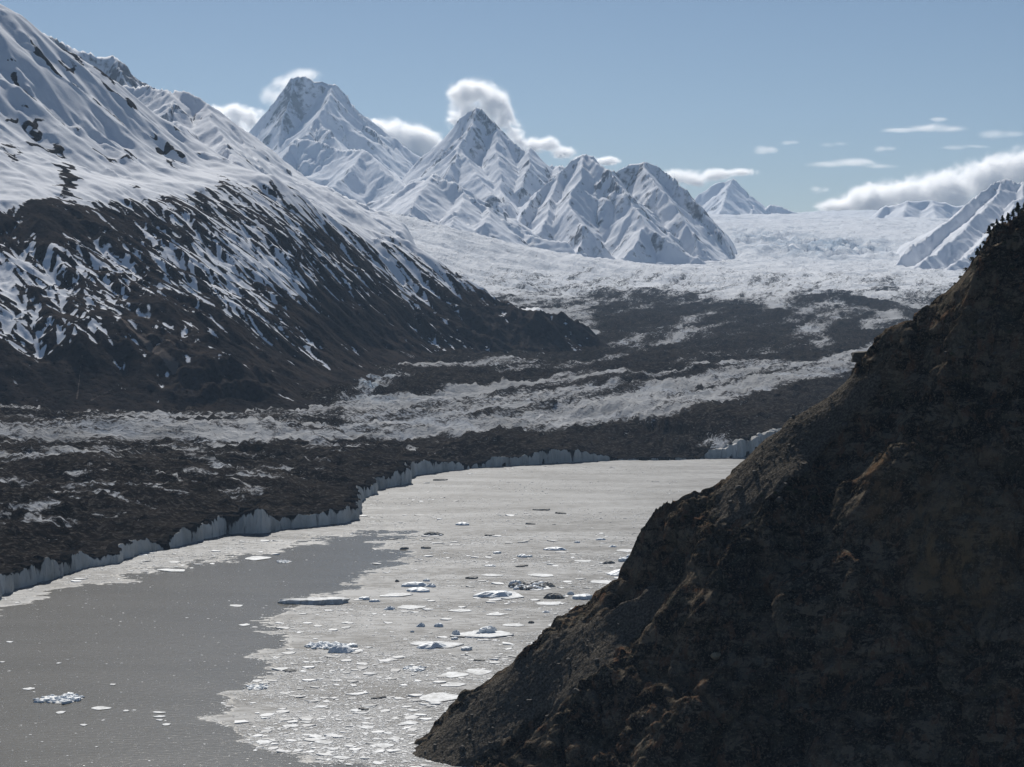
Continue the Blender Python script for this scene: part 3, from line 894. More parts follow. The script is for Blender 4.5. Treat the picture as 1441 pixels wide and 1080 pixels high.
# push the rock faces in and out along the slope so that they overhang here and there
ggx, ggy = grad2(FX, FY, FZ)
gl = np.sqrt(ggx ** 2 + ggy ** 2 + 1)
dS = np.hypot(np.gradient(FY, axis=0), np.gradient(FZ0, axis=0))
FT = np.cumsum(dS, 0)                                   # metres up the face
wu = FX + 0.2 * FT + 9 * fbm(FX, FT, 60, 3, 0.5, 301)
wv = 0.55 * FT + 9 * fbm(FX, FT, 60, 3, 0.5, 303)
crg = 0.35 + 0.65 * sstep(-0.2, 0.35, fbm(FX, FT, 90, 2, 0.5, 331))
dn = rk * (4.0 * fbm(FX, FT, 60, 4, 0.55, 171) + 6.0 * blocks(wu, wv, 52, 303) + crg * (4.2 * blocks(wu, wv, 21, 305) + 2.2 * blocks(wu, wv, 9.0, 309) + 1.3 * blocks(wu, wv, 4.4, 313)))
dn = dn + 0.35 * fbm(FX, FT, 5, 2, 0.5, 317)
hy = np.hypot(ggx, ggy) / gl
FXd = FX - ggx / gl * dn
FYd = FY - ggy / gl * dn
FZd = FZ + dn / gl
mf = N('dark_folded_rock_and_scree')
f1 = mf.noise(55, 5, 0.65, mf.pos((1, 1, 1)), 1.2)
f4 = mf.n('TexVoronoi', {'Vector': mf.pos((1, 1, 0.7)), 'Scale': 0.22}, feature='DISTANCE_TO_EDGE').outputs['Distance']
f2 = mf.noise(11, 5, 0.65, mf.pos((1, 1, 0.6)), 0.4)
f3 = mf.noise(1.6, 4, 0.65)
base = mf.mix(mf.ss(f1, 0.44, 0.56), (0.036, 0.031, 0.026), (0.125, 0.098, 0.070))
f5 = mf.noise(10, 8, 0.74, mf.pos((0.4, 0.4, 1.0), (0.45, 0.30, 0.0)), 0.35)
f6 = mf.noise(7, 4, 0.6, mf.pos((1.0, 1.0, 0.12)))
base = mf.mix(mf.math('MULTIPLY', mf.ss(f5, 0.53, 0.56), 0.75), base, (0.24, 0.20, 0.15))
base = mf.mix(mf.math('MULTIPLY', mf.ss(f5, 0.475, 0.445), 0.9), base, (0.010, 0.0095, 0.009))
base = mf.mix(mf.math('MULTIPLY', mf.ss(f6, 0.56, 0.60), 0.75), base, (0.018, 0.017, 0.016))
base = mf.mix(mf.math('MULTIPLY', mf.ss(f2, 0.56, 0.60), 0.7), base, (0.19, 0.108, 0.066))
base = mf.mix(mf.math('MULTIPLY', mf.ss(f2, 0.44, 0.40), 0.6), base, (0.092, 0.090, 0.068))
base = mf.mix(mf.math('MULTIPLY', mf.ss(f1, 0.57, 0.61), 0.35), base, (0.13, 0.112, 0.088))
base = mf.mix(mf.math('MULTIPLY', mf.ss(f4, 0.05, 0.0), 0.0), base, (0.012, 0.011, 0.010))
base = mf.mix(mf.math('MULTIPLY', mf.ss(f3, 0.55, 0.60), 0.6), base, (0.29, 0.235, 0.17))
base = mf.mix(mf.math('MULTIPLY', mf.attr('ochre'), mf.ss(f2, 0.35, 0.65)), base, (0.27, 0.19, 0.105))
scol = mf.mix(mf.ss(f3, 0.35, 0.7), (0.060, 0.052, 0.043), (0.22, 0.195, 0.160))
base = mf.mix(mf.ss(mf.math('ADD', mf.attr('scree'), mf.math('MULTIPLY', mf.math('SUBTRACT', f2, 0.5), 0.6)), 0.35, 0.6), base, scol)
fbn = mf.bump(f5, 7.0, 1.0)
fbn = mf.bump(f2, 6.0, 1.0, fbn)

fbn = mf.bump(f3, 1.2, 1.0, fbn)
M_fg = mf.surf(base, 1.0, fbn, 0.0)
ochre = np.clip(0.95 * blob(fpx, fpy, 1360, 770, 70, 95) + 0.6 * blob(fpx, fpy, 1300, 790, 14, 90) + 0.5 * blob(fpx, fpy, 1240, 700, 20, 60), 0, 1)
structure(grid_obj('hill', FXd, FYd, FZd, M_fg, {'scree': scree, 'ochre': ochre}, keep=FZd > -15), 'dark rocky hillside with cliffs and scree above the lake')


def crest_spot(px, near=0.0):
    """the place where the hillside's skyline stands at this pixel column"""
    m = np.flatnonzero(np.abs(fqx - px) < 1.6)
    k = m[np.argmin(fqy[m])]
    return np.array([FXd.ravel()[k], FYd.ravel()[k] - near, FZd.ravel()[k]])


def fg_spot(px, py):
    """the place on the hillside seen at this pixel"""
    d = (fqx - px) ** 2 + (fqy - py) ** 2 + np.where(vis_front, 0, 4000)
    k = np.argmin(d)
    return np.array([FXd.ravel()[k], FYd.ravel()[k], FZd.ravel()[k]])


fqx, fqy = proj(FXd, FYd, FZd)
fqx, fqy = fqx.ravel(), fqy.ravel()
back = (-ggx * FX - ggy * FY + (FZ - CAM_H)).ravel()
vis_front = back < 0

# ------------------------------------------------------------------ boulders on the hillside
m_ = N('weathered_boulder')
b1 = m_.noise(1.5, 4, 0.6)
M_boulder = m_.surf(m_.mix(m_.ss(b1, 0.35, 0.65), (0.055, 0.051, 0.046), (0.10, 0.09, 0.077)), 0.85, m_.bump(b1, 0.3, 0.8), 0.2)
m_ = N('pale_boulder')
b1 = m_.noise(1.5, 4, 0.6)
M_pale = m_.surf(m_.mix(m_.ss(b1, 0.35, 0.65), (0.2, 0.165, 0.11), (0.28, 0.24, 0.165)), 0.85, m_.bump(b1, 0.3, 0.8), 0.2)


def boulder_mesh(seed, sub=3):
    r = np.random.default_rng(seed)
    bm = bmesh.new()
    bmesh.ops.create_icosphere(bm, subdivisions=sub, radius=1.0)
    pl = [(v / np.linalg.norm(v), r.uniform(0.55, 0.9)) for v in r.normal(size=(9, 3))]
    sx, sy, sz = r.uniform(0.8, 1.25), r.uniform(0.7, 1.1), r.uniform(0.55, 0.85)
    for v in bm.verts:
        p = np.array(v.co)
        for n_, d_ in pl:
            k = p @ n_ - d_
            if k > 0:
                p = p - n_ * k
        p = p * (1 + 0.05 * math.sin(7 * p[0] + seed) * math.sin(6 * p[1]))
        v.co = (p[0] * sx, p[1] * sy, p[2] * sz)
    me = bpy.data.meshes.new('boulder')
    bm.to_mesh(me)
    bm.free()
    return me


bmeshes = [boulder_mesh(k, 2) for k in range(6)]
for b in bmeshes:
    b.materials.append(M_boulder)
pale = boulder_mesh(33, 3)
pale.materials.append(M_pale)
o = link('boulder', pale)
p = fg_spot(1008, 926)
o.location = p + np.array([0, -0.5, 0.8])
o.scale = (3.4, 3.0, 3.2)
tag(o, 'pale tan boulder perched on a ledge of the dark cliff', 'boulder')
bm = bmesh.new()
bmesh.ops.create_cube(bm, size=2.0)
bmesh.ops.bevel(bm, geom=bm.edges[:], offset=0.14, segments=2, affect='EDGES')
bmesh.ops.subdivide_edges(bm, edges=bm.edges[:], cuts=1, use_grid_fill=True)
for v in bm.verts:
    x, y, z = v.co
    v.co = (x + 0.10 * math.sin(3.1 * z + 1.7 * y), y + 0.08 * math.sin(2.7 * x + z), z + 0.10 * math.sin(2.3 * x + 1.1 * y) + 0.12 * x)
blk = bpy.data.meshes.new('boulder')
bm.to_mesh(blk)
bm.free()
blk.materials.append(M_boulder)
o = link('boulder', blk)
p = crest_spot(1211)
o.location = p + np.array([0.5, 0, -0.6])
o.scale = (6.2, 4.5, 3.4)
tag(o, 'big squarish block jutting from the hillside crest', 'boulder')
bspots = [(1040, 690), (1062, 668), (1090, 650), (1110, 628), (1075, 690), (1130, 655), (1098, 705), (1060, 725), (1140, 600), (1170, 570), (1028, 708), (1150, 622), (1190, 600), (1115, 585),
          (700, 975), (730, 950), (745, 990), (780, 960), (690, 1010), (660, 1030), (800, 930), (820, 905), (770, 1010), (720, 1030), (840, 930), (870, 880), (650, 1055), (812, 975),
          (1248, 640), (1352, 490), (1380, 455), (1320, 560), (1400, 500), (1290, 520), (1345, 530), (1420, 430)]
for k, (x, y) in enumerate(bspots):
    o = link('boulder', bmeshes[k % 6])
    s = random.choice([1.1, 1.4, 1.7, 2.2, 2.9])
    o.location = fg_spot(x, y) + np.array([0, 0, 0.3 * s])
    o.scale = (s, s, s)
    o.rotation_euler = (random.uniform(-0.4, 0.4), random.uniform(-0.4, 0.4), random.uniform(0, 6.28))
    where = 'scree below the crest' if k < 14 else 'gravel slope just above the lake' if k < 28 else 'dark upper cliff face'
    tag(o, 'grey boulder lying loose on the ' + where, 'boulder', 'boulders on the ' + where)
# small stones of the scree: past counting
sv, sq = [], []
cube = np.array([(-1, -1, -1), (1, -1, -1), (1, 1, -1), (-1, 1, -1), (-1, -1, 1), (1, -1, 1), (1, 1, 1), (-1, 1, 1)], float)
cq = np.array([(0, 3, 2, 1), (4, 5, 6, 7), (0, 1, 5, 4), (1, 2, 6, 5), (2, 3, 7, 6), (3, 0, 4, 7)])
cand = np.flatnonzero(vis_front & (fqx < 1445) & (fqy < 1085) & (rng.random(FX.size) < (0.006 + 0.06 * scree.ravel() ** 2)))
cand = rng.permutation(cand)[:9000]
for k, i in enumerate(cand):
    s = 0.22 * (1 + rng.pareto(2.6))
    s = min(s, 1.3)
    c8 = cube * rng.uniform(0.5, 1.0, (8, 1)) * rng.uniform(0.6, 1.2, 3) * s
    a = rng.uniform(0, 6.28)
    c8 = np.c_[c8[:, 0] * math.cos(a) - c8[:, 1] * math.sin(a), c8[:, 0] * math.sin(a) + c8[:, 1] * math.cos(a), c8[:, 2]]
    sv.append(c8 + (FXd.ravel()[i] + rng.normal(0, 0.3), FYd.ravel()[i], FZd.ravel()[i] + 0.15 * s))
    sq.append(cq + 8 * k)
o = link('gravel', raw_mesh('gravel', np.concatenate(sv), np.concatenate(sq), False), M_boulder)
o['kind'] = 'stuff'
o['label'] = 'loose scree stones strewn over the dark hillside'

# ------------------------------------------------------------------ shrubs and stunted conifers on the hillside
m_ = N('dark_needles')
b1 = m_.noise(0.8, 3, 0.6)
M_leaf = m_.surf(m_.mix(m_.ss(b1, 0.35, 0.65), (0.035, 0.045, 0.025), (0.06, 0.07, 0.038)), 0.9, None, 0.1)
M_bark = N('bark').surf((0.06, 0.05, 0.04), 0.95)


def shrub_meshes(seed, tall):
    r = np.random.default_rng(seed)
    n = 420
    v, q = [], []
    for k in range(n):
        h = r.random() ** (0.9 if tall else 0.7)
        rad = (0.42 * (1 - h) + 0.05) if tall else 0.75 * math.sqrt(max(0.02, 1 - (h * 1.1 - 0.25) ** 2))
        a = r.uniform(0, 6.28)
        rr = rad * math.sqrt(r.random()) * (0.8 + 0.35 * math.sin(3 * a + seed) + 0.2 * math.sin(11 * h + a))
        c = np.array([rr * math.cos(a), rr * math.sin(a), 0.06 + (1.0 if tall else 0.85) * h])
        e1 = r.normal(size=3)
        e1 /= np.linalg.norm(e1)
        e2 = np.cross(e1, r.normal(size=3))
        e2 /= np.linalg.norm(e2) + 1e-6
        s = r.uniform(0.035, 0.085)
        v += [c - e1 * s * 1.6, c - e2 * s, c + e1 * s * 1.6, c + e2 * s]
        q.append([4 * k, 4 * k + 1, 4 * k + 2, 4 * k + 3])
    crown = raw_mesh('crown', v, q, False)
    crown.materials.append(M_leaf)
    bm = bmesh.new()
    bmesh.ops.create_cone(bm, segments=7, radius1=0.045, radius2=0.012, depth=0.95, cap_ends=True)
    for w_ in bm.verts:
        w_.co.z += 0.4
        w_.co.x += 0.03 * math.sin(w_.co.z * 5)
    for k in range(4):
        a = k * 1.7
        res_ = bmesh.ops.create_cone(bm, segments=5, radius1=0.02, radius2=0.006, depth=0.4, cap_ends=True)
        for w_ in res_['verts']:
            x, y, z = w_.co
            z += 0.2
            w_.co = (x + z * 0.8 * math.cos(a), y + z * 0.8 * math.sin(a), z * 0.6 + 0.15 + 0.12 * k)
    trunk = bpy.data.meshes.new('trunk')
    bm.to_mesh(trunk)
    bm.free()
    trunk.materials.append(M_bark)
    return crown, trunk


tall = [shrub_meshes(k, True) for k in (1, 2, 3)]
low = [shrub_meshes(k, False) for k in (4, 5, 6)]


def plant(px, py, h, name, label, cat, group, kinds, k, crest=False):
    root = bpy.data.objects.new(name, None)
    COL.objects.link(root)
    root.location = (crest_spot(px) if crest else fg_spot(px, py)) - np.array([0, 0, 0.25])
    s = h
    root.scale = (s * random.uniform(0.85, 1.2), s * random.uniform(0.85, 1.2), s)
    root.rotation_euler = (0, 0, random.uniform(0, 6.28))
    tag(root, label, cat, group)
    c, t = kinds[k % 3]
    link('crown', c, None, root)
    link('trunk', t, None, root)


tspots = [(1433, 322, 6.5), (1425, 327, 4.5), (1417, 331, 5.0), (1409, 337, 4.0), (1440, 318, 5.5), (1391, 353, 5.2), (1374, 369, 4.6), (1378, 365, 3.4), (1402, 343, 3.0), (1445, 314, 5.0)]
for k, (x, y, h) in enumerate(tspots):
    plant(x, y, h, 'conifer', 'stunted dark conifer on the skyline of the rocky hillside', 'conifer', 'conifers along the hillside crest', tall, k, True)
sspots = [(1366, 375, 3.0), (1358, 384, 2.6), (1350, 392, 2.2), (1342, 402, 1.8), (1384, 360, 2.4), (1396, 349, 2.6), (1414, 345, 2.6), (1428, 340, 2.8), (1438, 350, 2.6), (1400, 372, 2.2), (1425, 380, 2.4), (1376, 396, 2.0), (1110, 690, 3.4), (1118, 694, 2.4), (1146, 702, 3.0),
          (1092, 696, 2.2), (1072, 700, 2.0), (1186, 642, 2.0), (964, 728, 2.2), (972, 722, 1.8), (950, 736, 1.6), (1014, 684, 1.6), (1180, 776, 2.0), (1310, 640, 2.2), (1290, 632, 1.8), (1330, 455, 2.4), (1372, 470, 2.4), (1395, 430, 2.6), (1340, 500, 2.2), (1360, 530, 2.4), (1305, 480, 1.6),
          (1268, 560, 2.0), (1232, 585, 1.8), (1420, 470, 2.4), (1280, 622, 2.0), (1256, 632, 2.0), (1312, 618, 2.0)]
for k, (x, y, h) in enumerate(sspots):
    plant(x, y, h, 'shrub', 'low dark shrub on the skyline crest of the rocky hillside' if k < 6 else 'low dark shrub growing on the face of the rocky hillside', 'shrub', 'shrubs along the hillside crest' if k < 6 else 'shrubs scattered over the hillside', low, k, k < 6)

# ------------------------------------------------------------------ ice on the lake
m_ = N('berg_ice')
b1 = m_.noise(4, 4, 0.6)
M_berg = m_.surf(m_.mix(m_.ss(b1, 0.3, 0.7), (0.62, 0.68, 0.73), (0.76, 0.79, 0.81)), 0.55, m_.bump(b1, 0.8, 0.7), 0.3)
m_ = N('floe_ice')
b1 = m_.noise(3, 4, 0.6)
b2 = m_.noise(14, 3, 0.6)
M_floe = m_.surf(m_.mix(m_.ss(m_.math('ADD', m_.math('MULTIPLY', b1, 0.5), m_.math('MULTIPLY', b2, 0.5)), 0.38, 0.6), (0.40, 0.41, 0.41), (0.72, 0.74, 0.75)), 0.7, m_.bump(b1, 0.3, 0.6), 0.25)
m_ = N('dirty_ice')
b1 = m_.noise(2, 4, 0.65)
M_dirty = m_.surf(m_.mix(m_.ss(b1, 0.35, 0.6), (0.075, 0.068, 0.06), (0.30, 0.30, 0.29)), 0.8, m_.bump(b1, 0.6, 0.8), 0.2)


def berg_mesh(seed, kind):
    """unit footprint (radius ~1), unit height"""
    r = np.random.default_rng(seed)
    n = 18
    a = np.linspace(0, 2 * math.pi, n, endpoint=False)
    out = 1 + 0.16 * np.sin(2 * a + r.uniform(0, 6)) + 0.12 * np.sin(3 * a + r.uniform(0, 6)) + 0.09 * np.sin(5 * a + r.uniform(0, 6)) + r.normal(0, 0.09, n)
    if kind == 'floe':
        a = np.sort(r.uniform(0, 2 * math.pi, n) * 0.35 + np.linspace(0, 2 * math.pi, n, endpoint=False) * 1.0)
        q_ = r.integers(5, 8)
        ca = np.sort(np.linspace(0, 2 * math.pi, q_, endpoint=False) + r.uniform(-0.35, 0.35, q_))
        cr = r.uniform(0.72, 1.2, q_)
        out = np.min([cr[j] * 0.8 / np.maximum(np.cos(a - ca[j]), 0.05) for j in range(q_)], 0)
        out = np.clip(out, 0.4, 1.5) * (1 + r.normal(0, 0.04, n))
        lv = [(-0.6, 0.97, 0), (0.5, 1.0, 0), (0.85, 0.97, 0), (1.0, 0.9, 0.05)]
    elif kind == 'slab':
        lv = [(-0.4, 1.0, 0), (0.25, 1.0, 0.05), (0.75, 0.97, 0.3), (0.92, 0.9, 0.45), (1.0, 0.6, 0.5)]
    elif kind == 'wedge':
        lv = [(-0.4, 1.08, 0), (0.12, 1.0, 0), (0.4, 0.85, 0.25), (0.7, 0.62, 0.5), (0.95, 0.32, 0.6), (1.0, 0.1, 0.6)]
    else:
        lv = [(-0.4, 1.0, 0), (0.2, 1.02, 0), (0.55, 0.9, 0.1), (0.85, 0.66, 0.15), (1.0, 0.3, 0.15)]
    tx, ty = r.uniform(-1, 1), r.uniform(-0.2, 1.0)
    px_, py_ = r.uniform(-0.35, 0.35), r.uniform(-0.1, 0.35)
    V, Q = [], []
    for z, s, sh in lv:
        rr = out * s * (1 + r.normal(0, 0.05, n))
        x = rr * np.cos(a) + px_ * (1 - s)
        y = rr * np.sin(a) + py_ * (1 - s)
        zz = z * (1 + sh * 0.55 * (tx * x + ty * y)) + (0.05 * r.normal(size=n) if z > 0.3 else 0) * (1 if kind != 'floe' else 0.6)
        V.append(np.c_[x, y, zz])
    V = np.concatenate(V)
    for l in range(len(lv) - 1):
        for k in range(n):
            Q.append([l * n + k, l * n + (k + 1) % n, (l + 1) * n + (k + 1) % n, (l + 1) * n + k])
    me = bpy.data.meshes.new('iceberg')
    cap = list(range((len(lv) - 1) * n, len(lv) * n))
    c = V[cap].mean(0)
    c[2] += 0.02
    Vl = [tuple(v) for v in V] + [tuple(c)]
    F = Q + [[cap[k], cap[(k + 1) % n], len(Vl) - 1] for k in range(n)]
    me.from_pydata(Vl, [], F)
    return me


MESH = {}
for kd in ('floe', 'slab', 'wedge', 'dome'):
    for k in range(4):
        for mt, mm in (('berg', M_berg), ('floe', M_floe), ('dirty', M_dirty)):
            me = berg_mesh(100 * k + len(kd) * 7 + len(mt), kd)
            me.materials.append(mm)
            MESH[kd, k, mt] = me


def put_ice(px, py, wpx, hpx, kind, mt, label, group=None, name='iceberg', k=0, rz=None, deep=None):
    x, y = on_water(px, py)
    w = wpx / FPX * y
    if kind == 'floe':
        dep = min(hpx * y * y / (CAM_H * FPX), 1.3 * w)
        h = max(0.5, 0.02 * w)
    else:
        dep = (deep or 0.75) * w
        h = max(0.6 * hpx / FPX * y, 0.6)
    o = link(name, MESH[kind, k % 4, mt])
    o.location = (float(x), float(y), 0.0)
    o.scale = (w / 2, dep / 2, h)
    o.rotation_euler = (0, 0, rz if rz is not None else random.uniform(-0.4, 0.4))
    tag(o, label, 'iceberg' if name == 'iceberg' else 'ice floe', group)
    return o


put_ice(447, 849, 80, 11, 'slab', 'floe', 'long flat white tabular iceberg at the edge of the open water', k=1, rz=0.0, deep=0.45)
put_ice(480, 917, 38, 17, 'wedge', 'berg', 'pointed blue-grey iceberg beside a pan of ice rubble', k=0, rz=0.0)
put_ice(610, 911, 38, 12, 'wedge', 'berg', 'smooth humped iceberg on a wide white floe', k=2, rz=0)
put_ice(697, 840, 44, 13, 'dome', 'berg', 'large rounded iceberg with a flat snowy back', k=1, rz=0)
G1 = 'small icebergs in the brash ice'
LB = 'small blue-grey iceberg frozen into the brash ice'
UNIQ = {(880, 808): 'broad low iceberg beside the steep edge of the dark hillside', (892, 786): 'tall blue-white iceberg behind the broad low one by the hillside', (878, 790): 'small iceberg leaning against the tall blue-white one', (820, 843): 'humped iceberg next to the dark dirt-covered block', (650, 739): 'lone low iceberg far out near the smooth slush'}
for k, (x, y, w, h) in enumerate([(583, 825, 30, 9), (606, 826, 15, 7), (588, 832, 33, 8), (513, 844, 14, 6), (527, 847, 13, 5), (548, 858, 14, 7), (650, 739, 19, 6), (820, 843, 24, 9), (803, 837, 8, 7), (880, 808, 46, 14), (892, 786, 24, 11), (878, 790, 14, 8),
                                  (725, 823, 16, 10), (748, 828, 18, 7), (735, 784, 16, 6), (745, 784, 8, 4), (781, 774, 26, 6), (592, 882, 11, 8), (617, 882, 13, 8), (686, 892, 20, 15), (642, 895, 10, 13), (672, 894, 8, 7), (696, 889, 6, 8), (657, 915, 14, 7),
                                  (590, 882, 6, 4), (730, 827, 8, 7), (600, 818, 10, 5), (700, 779, 10, 4), (690, 797, 14, 3), (768, 862, 10, 4), (790, 895, 12, 5), (765, 900, 10, 5), (845, 760, 12, 4), (862, 770, 10, 4), (812, 764, 8, 4), (640, 900, 9, 5), (580, 890, 5, 4)]):
    if k < 3:
        lb, gr = 'blue-grey iceberg in a tight trio of blocks', 'trio of icebergs'
    elif (x, y) in UNIQ:
        lb, gr = UNIQ[x, y], None
    elif 630 < x < 700 and 885 < y < 900:
        lb, gr = 'small ice block standing on a wide white floe', 'ice blocks on the wide floe'
    elif 720 < x < 750 and 820 < y < 830:
        lb, gr = 'small iceberg among dirty tumbled ice rubble', 'icebergs in the rubble heap'
    else:
        lb, gr = LB, G1
    put_ice(x, y, w, h, ('dome', 'wedge', 'dome', 'slab')[k % 4], 'berg', lb, gr, 'iceberg', k)
G2 = 'debris-laden ice blocks on the lake'
for k, (x, y, w, h) in enumerate([(780, 842, 24, 11), (857, 793, 18, 6), (610, 753, 22, 7), (665, 814, 18, 4), (512, 999, 13, 4), (534, 982, 21, 4), (559, 819, 5, 5), (748, 877, 9, 5), (790, 723, 14, 3), (764, 718, 22, 3), (620, 676, 18, 3), (690, 754, 14, 3), (747, 738, 12, 3), (570, 773, 12, 5), (600, 772, 12, 4), (408, 945, 18, 5), (675, 930, 14, 3), (735, 797, 18, 3), (860, 868, 22, 4)]):
    put_ice(x, y, w, h, 'dome' if h > 4 else 'slab', 'dirty', 'dark dirt-covered block of ice in the brash', G2, 'iceberg', k)
G3 = 'flat floes on the lake'
LF = 'flat white ice floe set in the brash ice'
for k, (x, y, w, h) in enumerate([(685, 894, 108, 12), (612, 908, 92, 12), (700, 838, 84, 12), (615, 982, 72, 17), (578, 1018, 32, 6), (480, 1067, 33, 6), (515, 1024, 30, 5), (637, 950, 48, 10), (640, 964, 46, 7), (672, 946, 46, 14), (395, 942, 26, 6), (140, 997, 36, 6), (42, 970, 21, 4), (117, 1021, 13, 4),
                                  (85, 1003, 17, 6), (222, 1003, 26, 3), (226, 1009, 22, 3), (224, 1014, 12, 3), (234, 1020, 16, 4), (158, 964, 11, 4), (178, 1001, 11, 3), (13, 904, 12, 3), (3, 932, 9, 3), (82, 934, 9, 3), (345, 880, 18, 4), (332, 853, 22, 5), (240, 803, 60, 4), (360, 786, 44, 7),
                                  (450, 1040, 26, 6), (455, 1045, 34, 8), (410, 1022, 24, 5), (540, 1050, 30, 12), (556, 1040, 22, 8), (370, 1045, 30, 12), (500, 1000, 22, 5), (450, 995, 24, 4), (520, 995, 24, 5), (580, 1000, 22, 4), (545, 1032, 16, 5), (490, 1050, 18, 5), (470, 1055, 20, 4), (430, 1017, 20, 4), (560, 925, 24, 4), (760, 905, 40, 8), (790, 880, 40, 10),
                                  (825, 860, 60, 12), (720, 880, 40, 5), (575, 855, 50, 7), (560, 838, 60, 6), (850, 820, 50, 7), (760, 810, 50, 5), (690, 810, 40, 4), (650, 860, 40, 5), (820, 790, 30, 4), (880, 775, 36, 5), (770, 850, 50, 6), (700, 865, 36, 4)]):
    if k < 5:
        lb, gr = ('wide white floe carrying several small ice blocks', 'wide white floe under the smooth humped iceberg', 'flat snowy floe around the large rounded iceberg', 'large pale floe close to the foot of the dark hillside', 'small bright oval floe off the tip of the dark hillside')[k], None
    elif k == 11:
        lb, gr = 'thin floe trailing off the round pan of rubble', None
    elif 215 < x < 240 and 1000 < y < 1022:
        lb, gr = 'narrow floe in a tight row of four on open water', 'row of four narrow floes'
    elif x in (240, 360):
        lb, gr = 'long thin floe drifting in front of the ice cliff', 'long floes by the ice cliff'
    elif x < 350 or x == 345:
        lb, gr = 'small flat floe alone on the open grey water', 'floes on the open water'
    else:
        lb, gr = LF, G3
    put_ice(x, y, w, h, 'floe', 'floe', lb, gr, 'ice_floe', k)


# pans of broken ice: one thing of many welded blocks
def rubble_pan(px, py, wpx, hpx, label, seed, dirty=False, hb=1.0):
    r = np.random.default_rng(seed)
    x0, y0 = on_water(px, py)
    w = wpx / FPX * y0
    dep = min(hpx * y0 * y0 / (CAM_H * FPX), 1.4 * w)
    root = bpy.data.objects.new('ice_pan', None)
    COL.objects.link(root)
    root.location = (float(x0), float(y0), 0)
    tag(root, label, 'ice floe')
    b = link('base', MESH['floe', seed % 4, 'floe'], None, root)
    b.scale = (w / 2, dep / 2, 0.5)
    nb_ = int(26 + w * 0.5)
    for k in range(nb_):
        a, q = r.uniform(0, 6.28), math.sqrt(r.random()) * 0.9
        s = r.uniform(0.02, 0.06) * w
        o = link('ice_block', MESH[('dome', 'slab', 'wedge')[k % 3], k % 4, 'dirty' if dirty and k % 3 else 'berg'], None, root)
        o.location = (q * math.cos(a) * w / 2, q * math.sin(a) * dep / 2, 0.4)
        o.scale = (s * 1.3, s * 1.3, s * 0.75 * hb)
        o.rotation_euler = (r.uniform(-0.3, 0.3), r.uniform(-0.3, 0.3), r.uniform(0, 6.28))


rubble_pan(82, 985, 74, 15, 'round pan of broken ice rubble alone on the open water', 1)
rubble_pan(462, 910, 78, 9, 'pan of broken ice around the pointed iceberg', 2)
rubble_pan(360, 968, 38, 9, 'heap of ice rubble at the ragged rim of the brash ice', 3)
rubble_pan(585, 942, 36, 9, 'small heap of white ice rubble inside the brash ice', 4)
rubble_pan(400, 791, 24, 6, 'ice rubble pan at the end of a thin floe near the cliff', 5)
rubble_pan(745, 826, 70, 11, 'tumbled ice rubble beside the large rounded iceberg', 6, True)
rubble_pan(612, 753, 26, 6, 'dirty rubble heap far out in the brash ice', 7, True)

# brash: thousands of small plates, plus tiny ones as sun glitter on open water
nb = 210000
py_ = 655 + (1085 - 655) * rng.random(nb) ** 0.85
px_ = rng.uniform(-10, 960, nb)
bx0, by0 = on_water(px_, py_)
osd_b = poly_sd(px_ + 20 * fbm(bx0, by0, 70, 4, 0.65, 12), py_ + 7 * fbm(bx0, by0, 55, 4, 0.65, 14), OPEN_PX)
clump = fbm(bx0 * 0.5, by0, 150, 4, 0.6, 211)
cal = sstep(2600, 2900, by0)
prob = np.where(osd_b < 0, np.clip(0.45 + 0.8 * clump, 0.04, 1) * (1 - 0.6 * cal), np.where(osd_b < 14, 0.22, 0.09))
msd, _i = margin_sd(bx0, by0)
strip = (msd > -60) & (px_ < 540)
prob = np.where(strip, np.clip(0.25 + 0.6 * clump, 0, 0.7), prob)
ok_ = np.flatnonzero((rng.random(nb) < prob) & (msd < -4))


def plates(kp, T, sz, thick=1.0):
    ang = np.linspace(0, 2 * math.pi, T, endpoint=False)
    V = np.zeros((len(kp), 2 * T, 3))
    a0 = rng.uniform(0, 6.28, len(kp))
    tl = rng.normal(0, 0.05, (2, len(kp)))
    for k in range(T):
        rr = sz * rng.uniform(0.5, 1.25, len(kp))
        aa = ang[k] + a0
        V[:, k, 0] = bx0[kp] + rr * np.cos(aa) * 1.15
        V[:, k, 1] = by0[kp] + rr * np.sin(aa)
        V[:, T + k] = V[:, k]
        V[:, T + k, 2] = thick * (rng.uniform(0.10, 0.2, len(kp)) + sz * rng.uniform(0.02, 0.14, len(kp))) + rr * (np.cos(aa) * tl[0] + np.sin(aa) * tl[1])
        V[:, k, 2] = -0.3
    q = [[k, (k + 1) % T, T + (k + 1) % T, T + k] for k in range(T)]
    q += [[T, T + 1, T + 2, T + 3]] + ([[T, T + 3, T + 4, T + 5]] if T == 6 else [])
    return V.reshape(-1, 3), (np.array(q)[None] + (np.arange(len(kp)) * 2 * T)[:, None, None]).reshape(-1, 4), np.repeat(rng.random(len(kp)) ** 0.8, 2 * T)


